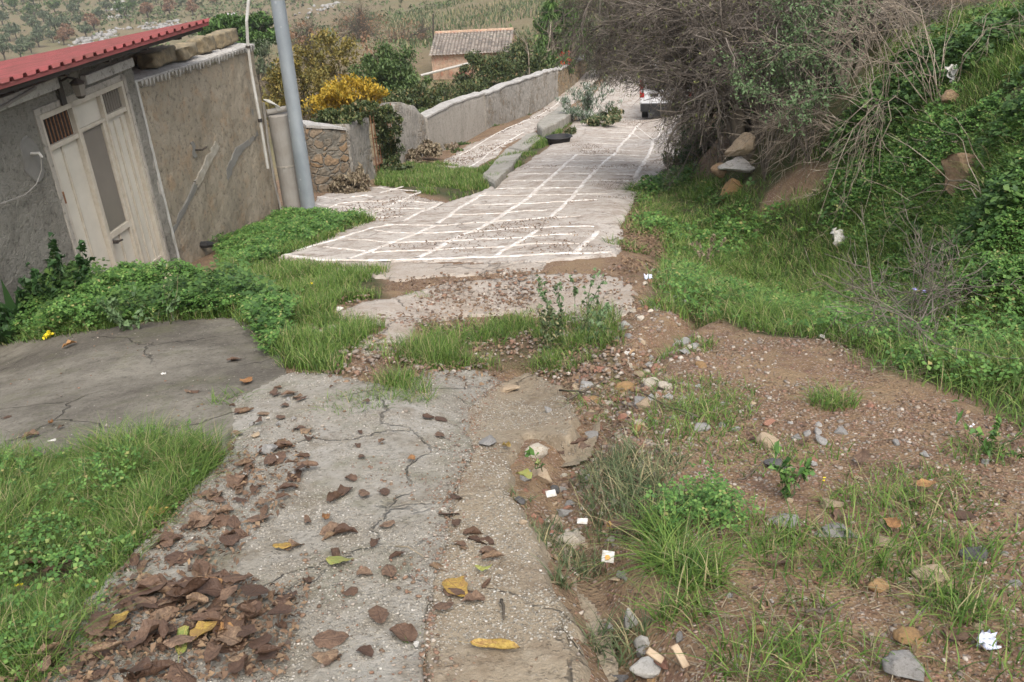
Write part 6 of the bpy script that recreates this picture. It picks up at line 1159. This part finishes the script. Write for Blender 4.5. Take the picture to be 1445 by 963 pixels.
# rocks in the bank and the remnant wall
rw = at(1034, 272)
for ox, oy, oz, sx, sy, sz, m, lab in [(0, 0, .18, .24, .2, .24, 'rock_ochre', 'large ochre bottom stone of the ruined wall under the tree'), (.27, .1, .14, .14, .16, .2, 'rock_tan', 'small side stone right of the ochre bottom stone'), (.06, .05, .50, .29, .2, .12, 'rock_grey', 'grey lichen covered middle stone of the ruined wall under the tree'), (.12, .08, .76, .24, .2, .19, 'rock_tan', 'upper brown block of the ruined wall under the tree'), (-.12, .2, .42, .16, .16, .14, 'rock_earth', 'dark brown stone wedged left in the ruined wall under the tree')]:
    put_stone(rw[0] + ox, rw[1] + oy, sx, sy, sz, m, lab, 'rocks in the right hand bank', 'angular', None, RNG.normal(0, .4), .5, name='rock', on=rw[2] + oz - .12)
for px, py, w, h, m, lab in [
  (1362,238,80,60,'rock_earth','big earthy rock standing out of the clover on the right'),(1330,240,30,20,'rock_ochre','flat ochre stone left of the big earthy rock'),(1408,203,16,12,'rock_ochre','small ochre stone right above the big earthy rock'),(1345,140,30,26,'rock_earth','brownish rock at the foot of the upright dead twigs'),
  (1270,108,26,12,'rock_ochre','ochre rock chip behind the dead twigs'),(1190,260,22,14,'rock_ochre','ochre stone on the exposed soil by the stick bundle'),(1155,268,18,12,'rock_tan','tan stone on the exposed soil left of the stick bundle'),(1290,205,24,16,'rock_tan','tan stone under the clover edge in mid bank')]:
    p = at(px, py + h * .35); d = math.hypot(*p); put_stone(p[0], p[1], d / 1300 * w * .52, d / 1300 * w * .4, d / 1300 * h * .55, M and m, lab, 'rocks in the right hand bank', 'angular', None, RNG.normal(0, .4), .3, name='rock')

# ---------------------------------------------------------------- hillside olives and outcrops
def olive_proto(m, label, k, seed):
    root = empty('olive_tree', (0, 0, 0), label, 'tree', 'olive trees on the far hillside'); V, T = foliage((0, 0, 2.2), (1.7, 1.7, 1.25), 900, .30, 26, .34); npmesh('crown', V, T, M[m], root)
    mb = MB(); mb.tube([(0, 0, -.3), (.08, .05, .6), (-.05, .1, 1.3), (.1, 0, 2.1)], [.2, .16, .12, .06], 6); mb.tube([(0, 0, .8), (.5, .2, 1.5), (.8, .3, 2.2)], [.1, .08, .04], 5); mb.tube([(0, 0, .9), (-.5, -.2, 1.6), (-.8, -.1, 2.3)], [.1, .08, .04], 5); mb.build('trunk', M['bark'], root); return root
OL = [('olive_grey', 'grey green olive tree standing in the far grove at the top left'), ('shrub_green', 'darker full green olive tree in the far grove at the top left'), ('rusty_foliage', 'rust brown withered tree in the far grove at the top left')]
protos = {}
def copy_tree(o, parent=None):
    c = o.copy(); COL.objects.link(c); c.parent = parent
    for ch in o.children: copy_tree(ch, c)
    return c
opos = [(95,50,1),(205,15,1),(215,95,1),(330,65,1),(475,25,1),(170,140,0),(220,180,0),(265,120,0),(100,215,0),(155,290,0),(235,270,0),(340,185,0),(480,145,0),(570,165,2),(600,100,0),(385,255,2),(420,225,2),(755,95,1),(800,20,0),(890,35,0),(1015,25,0),(1170,20,0),(1290,12,2),(885,90,2),(1020,80,2),(1160,75,2),(30,345,0),(60,230,0),(320,240,0),(130,335,0),(190,305,0),(800,60,1),(20,20,0),(145,10,0),(600,10,0),(20,140,0),(390,190,0),(520,215,0),(640,60,0),(450,90,0),(30,280,0),(260,220,0),(700,20,0),(940,15,0),(1090,30,0)]
for i, (zx, zy, k) in enumerate(opos):
    p = at(zx / 4.25, zy / 4.25 + 4)
    if k not in protos: protos[k] = o = olive_proto(OL[k][0], OL[k][1], k, i)
    else: o = copy_tree(protos[k])
    s = RNG.uniform(.8, 1.25); o.location = tuple(p); o.rotation_euler = (0, 0, RNG.random() * 6.28); o.scale = (s, s, s * RNG.uniform(.85, 1.1))
for px, py, k, lab in [(545,8,30,'scrub'),(600,0,0,''),(470,15,0,''),(650,5,0,''),(400,25,0,'')]: pass
def outcrop(items, label):
    b = at(*items[0][:2]); a = Acc()
    for px, py, n, sp in items:
        c = at(px, py); x = c[0] + RNG.normal(0, sp, n); y = c[1] + RNG.normal(0, sp * 2, n); r = .25 + .55 * RNG.random(n) ** 2; a.add(*pebbles(x, y, H(x, y) + r * .2, r, .7))
    o = a.build('rock_outcrop', M['rock_grey'], origin=tuple(b)); props(o, label, 'rocks', 'pale rock outcrops on the hillside', 'stuff')
outcrop([(170,4,22,1.2),(167,14,24,1.2),(166,26,22,1.2)], 'pale rocks running in a line down the grove at the top left')
outcrop([(135,55,30,2.2),(150,50,30,2.0),(160,44,14,1.5),(122,62,14,1.5)], 'pale rock patch just above the middle of the red roof')
outcrop([(212,37,22,1.6),(228,38,22,2),(240,37,12,1.2)], 'pale rock patch above the right end of the red roof')
outcrop([(310,28,12,1.5),(322,24,10,1.2)], 'pale stones above the round pine crown'); outcrop([(455,12,22,2.4),(472,8,14,1.5)], 'pale bare rock scar near the top right of the lamp post')
# hillside scrub: dark low tussocks nobody could count
pl = wpoly([(0,95),(0,-10),(330,-10),(700,-10),(830,10),(760,55),(560,90),(400,120),(290,80)], 4); n = 17000; x, y, A0 = bbox_pts(pl, n); k = (sdf(x, y, pl) > 0) & (fbm(x, y, 22, 4, 5) > RNG.normal(-.02, .16, n)); x, y = x[k], y[k]; s = (.35 + .5 * RNG.random(len(x))) * np.clip(np.hypot(x, y) / 220, .3, 1.0); A_ = Acc()
for q in range(3): A_.add(*flakes(x + RNG.normal(0, .25, len(x)), y + RNG.normal(0, .25, len(x)), H(x, y) + .5 * fbm(x, y, 14, 3, 8) * np.clip((np.hypot(x, y) - 45) / 60, 0, 1) + .15 + .1 * q, s, .7))
props(A_.build('hillside_scrub', M['scrub']), 'dull olive brown scrub and grass tussocks covering the far hillside', 'scrub', kind='stuff')

# ---------------------------------------------------------------- small plants, flowers, litter
def weed(px, py, h, label, d=None, n=5, leafm='sprig_leaf', name='tall_weed', spread=.12, leafs=40, size=.03, group='single weeds on the track'):
    b = at(px, py); root = empty(name, tuple(b), label, 'plant', group); tp = RNG.normal(0, 1, (n, 3)) * [spread, spread, .1 * h] + [0, 0, h]; pl = np.stack([tp * t + RNG.normal(0, .008, (n, 3)) for t in np.linspace(0, 1, 6)], 1); r = np.full(n, .0035); a = Acc(); a.add(*poly_tubes(pl, r, 4)); l1, r1 = grow(pl, r, 4, h * .22, .4, 3, tmin=.3); a.add(*poly_tubes(l1, r1, 3)); a.build('stem', M['grass_dull'], root)
    S_ = np.concatenate([pl[:, 1:].reshape(-1, 3), l1[:, 1:].reshape(-1, 3)]); N = leafs * n; k = RNG.integers(len(S_), size=N); q = S_[k] + RNG.normal(0, .006, (N, 3)); V, T = flakes(q[:, 0], q[:, 1], q[:, 2], size * (.5 + RNG.random(N)), .7); npmesh('leaves', V, T, M[leafm], root); return root
weed(790, 470, .42, 'tall thin weed leaning at the left before the pale pavement'); weed(815, 480, .45, 'tall thin weed in the middle before the pale pavement', n=4); weed(832, 490, .36, 'thin weed at the right end before the pale pavement', n=3)
weed(770, 505, .30, 'feathery dull weed in the middle grass', n=6, leafm='grass_dull'); weed(1110, 705, .16, 'fresh green seedling with finger like leaves above the grey shard', n=7, leafm='clover', size=.03, spread=.05, leafs=14, name='seedling')
weed(1395, 640, .12, 'small round leafed weed with white flowers at the right', n=8, leafm='clover', size=.028, spread=.12, leafs=14, name='seedling'); weed(762, 665, .10, 'tiny green sprig growing on the tan slab stone', n=2, leafm='clover', size=.03, spread=.03, leafs=7, name='seedling')
weed(92, 445, .55, 'broad leafed tall weed against the house wall', n=8, leafm='dark_herb', size=.07, spread=.22, leafs=40, name='wall_weed'); weed(60, 452, .35, 'dark low weed near the pointed dark plant by the wall', n=8, leafm='dark_herb', size=.07, spread=.22, leafs=40, name='wall_weed')
weed(180, 470, .22, 'grey green thistle in the herbs before the door', n=6, leafm='oleander' if False else 'sprig_leaf', size=.05, spread=.15, leafs=30, name='thistle'); weed(995, 378, .3, 'dry dark weed standing at the front of the slope grass', n=6, leafm='straw', name='dry_weed'); weed(240, 462, .5, 'tall grass stalk rising before the door', n=3, leafm='grass_dull', leafs=10, spread=.1)
weed(300, 352, .3, 'small dark weed at the foot of the brown wall', n=5, leafm='dark_herb', size=.06, name='wall_weed'); weed(285, 358, .25, 'left hand small weed at the foot of the brown wall', n=5, leafm='dark_herb', size=.06, name='wall_weed')
b = at(30, 474); root = empty('pointed_plant', tuple(b), 'very dark green plant with one pointed upright leaf in the wall corner', 'plant'); a = Acc(); V, T = blades(np.array([.0, .04, -.05]), np.zeros(3), np.array([0., 0, 0]), np.array([.60, .45, .35]), np.array([.16, .14, .14]), .12); a.add(V, T); V, T = foliage((0.02, 0, .12), (.28, .22, .16), 500, .10, 14); a.add(V, T); a.build('leaves', M['dark_herb'], root)
def flower(px, py, h, m, label, k=5, r=.012, d=None):
    b = at(px, py); root = empty('wild_flower', tuple(b), label, 'flower', 'single wild flowers'); mb = MB(); mb.tube([(b[0], b[1], b[2] - .02), (b[0] + .01, b[1], b[2] + h)], .002, 4); mb.build('stem', M['grass'], root)
    a = Acc(); n = k * 7; th = np.arange(n) * 2.4; c = np.array([.01, 0, h]) + RNG.normal(0, r * .9, (k, 3))[np.arange(n) // 7]; q = c + np.stack([np.cos(th), np.sin(th), th * 0], -1) * r * .5; V, T = flakes(q[:, 0], q[:, 1], q[:, 2], np.full(n, r * 1.3), .3); npmesh('petals', V, T, M[m], root)
flower(70, 484, .07, 'yellow_bloom', 'yellow flower cluster at the apron edge below the wall corner', 7, .022); flower(103, 462, .12, 'yellow_bloom', 'yellow flower a little higher in the door herbs', 3, .02); flower(31, 845, .06, 'yellow_bloom', 'small yellow flower in the bottom left corner grass', 2, .008); flower(441, 412, .08, 'yellow_bloom', 'tiny yellow flower in the weeds right of the door', 2, .02)
flower(1288, 452, .2, 'blue_bloom', 'pale blue flower on the dry grey weed bush', 2, .02); flower(1176, 440, .08, 'white_bloom', 'small white flower at the front of the slope grass', 2, .014); flower(1365, 618, .06, 'white_bloom', 'tiny white flowers beside the round leafed weed', 3, .008); flower(1157, 692, .05, 'yellow_bloom', 'tiny yellow flowers on the dirt right of the seedling', 2, .006)
def scrap(px, py, w, h, m, label, name='paper_scrap', crumple=.1, rz=0.2, tilt=.5, cat='litter', th=.004, lift=.02):
    p = at(px, py); d = math.hypot(*p); sx = d / 1300 * w / 2.4; sy = d / 1300 * h / 2.2; n = 7; g = np.linspace(-1, 1, n); X, Y = np.meshgrid(g, g, indexing='ij'); Z = crumple * sx * RNG.normal(0, 1, X.shape); X = X * sx + crumple * .3 * sx * RNG.normal(0, 1, X.shape); Y = Y * sy + crumple * .3 * sx * RNG.normal(0, 1, X.shape)
    i, j = np.meshgrid(np.arange(n - 1), np.arange(n - 1), indexing='ij'); f = np.stack([i * n + j, (i + 1) * n + j, (i + 1) * n + j + 1, i * n + j + 1], -1).reshape(-1, 4); o = npmesh(name, np.stack([X, Y, Z], -1).reshape(-1, 3), f, M[m]); o.location = (p[0], p[1], p[2] + lift + sy * math.sin(tilt)); o.rotation_euler = (tilt, 0, rz); s_ = o.modifiers.new('s', 'SOLIDIFY'); s_.thickness = th; return props(o, label, cat, 'litter on the track')
simple('litter_white', (0.62, 0.61, 0.58), (0.38, 0.35, 0.30), 40, .6); simple('litter_orange', (0.7, 0.32, 0.08), (0.6, 0.28, 0.1), 30, .6); simple('litter_blue', (0.55, 0.6, 0.8), (0.7, 0.72, 0.8), 60, .5)
scrap(778, 704, 17, 11, 'litter_white', 'upper square white scrap left of the cream stone', crumple=.02); scrap(822, 743, 17, 9, 'litter_white', 'lower white scrap beneath the cream stone', crumple=.05, rz=-.2)
sc_ = scrap(858, 796, 20, 17, 'litter_white', 'folded white card with an orange spot by the silt hollow', crumple=.04, rz=-.3, tilt=.7); mb = MB(); mb.tube([(0.0, -.004, .004), (0.0, -.004, .0065)], .009, 12); mb.build('orange_spot', M['litter_orange'], None); so = bpy.data.objects['orange_spot']; so.parent = sc_
scrap(1181, 353, 20, 24, 'litter_white', 'crumpled white plastic bag in the middle of the slope grass', 'plastic_bag', .35, .3, .9, lift=.08); scrap(1392, 915, 26, 22, 'litter_blue', 'crumpled white and blue wrapper at the bottom right', 'wrapper', .4, .3, .3); scrap(915, 405 - 10, 14, 8, 'litter_blue', 'pale blue scrap in the heap beside the road end', 'wrapper', .3)
scrap(960, 940, 12, 34, 'rock_tan', 'pale splintered board piece at the gully bottom', 'wood_splinter', .03, .5, .6, th=.012); scrap(925, 935, 12, 26, 'rock_tan', 'second pale splinter left of the board piece', 'wood_splinter', .03, 1.0, .4, th=.01)
scrap(75, 629, 12, 6, 'litter_white', 'white paper scrap among leaves on the apron edge', crumple=.1); scrap(232, 534 - 0, 9, 7, 'litter_white', 'small white scrap on the dark apron', crumple=.3); scrap(1340, 128, 18, 22, 'litter_white', 'white rag caught under the upright dead twigs', 'plastic_bag', .4, .3, .9, lift=.1)
# a few loose sticks
for (x0, y0, x1, y1, r_, lab) in [(709, 862, 712, 890, .006, 'short dark stick lying on the lower sandy strip'), (560, 775+10, 600, 800, .003, 'thin pale stem near the crack on the grey slab'), (985, 690 - 150 + 60, 905, 545+20, .005, 'bent twig above the gully'), (1135, 880, 1180, 868, .005, 'short stick in the dark litter of the lower right'), (265, 700 + 0, 300, 735, .003, 'thin straw stem in the leaf band'), (1040, 690, 1075, 665, .004, 'short twig on the dirt hump'), (800, 575, 855, 545, .008, 'brown branch piece in the twig pile left of the gully'), (790, 560, 850, 570, .006, 'thinner branch piece in the twig pile left of the gully')]:
    a_ = at(x0, y0); b_ = at(x1, y1); a_ = a_ + [0, 0, .045]; b_ = b_ + [0, 0, .045]; mb = MB(); mid = (a_ + b_) / 2 + RNG.normal(0, .012, 3); mb.tube([a_, (a_ + mid) / 2 + RNG.normal(0, .004, 3), mid, b_], [r_, r_ * .9, r_ * .8, r_ * .5], 6); props(mb.build('stick', M['straw' if r_ < .0035 else 'bark'], None, True, origin=tuple(a_)), lab, 'stick', 'loose sticks on the track')

# ---------------------------------------------------------------- thin air haze over the valley
mb = MB(); mb.hexa([(-3100, -3100, -60), (3100, -3100, -60), (3100, 3100, -60), (-3100, 3100, -60), (-3100, -3100, 130), (3100, -3100, 130), (3100, 3100, 130), (-3100, 3100, 130)])
hm = bpy.data.materials.new('haze'); hm.use_nodes = True; ht = hm.node_tree; ht.nodes.clear(); ho = ht.nodes.new('ShaderNodeOutputMaterial'); hv = ht.nodes.new('ShaderNodeVolumePrincipled')
hv.inputs['Density'].default_value = 0.00038; hv.inputs['Color'].default_value = (0.86, 0.90, 0.95, 1); ht.links.new(hv.outputs[0], ho.inputs['Volume'])
props(mb.build('haze', hm), 'thin pale haze over the valley', 'haze', kind='stuff')
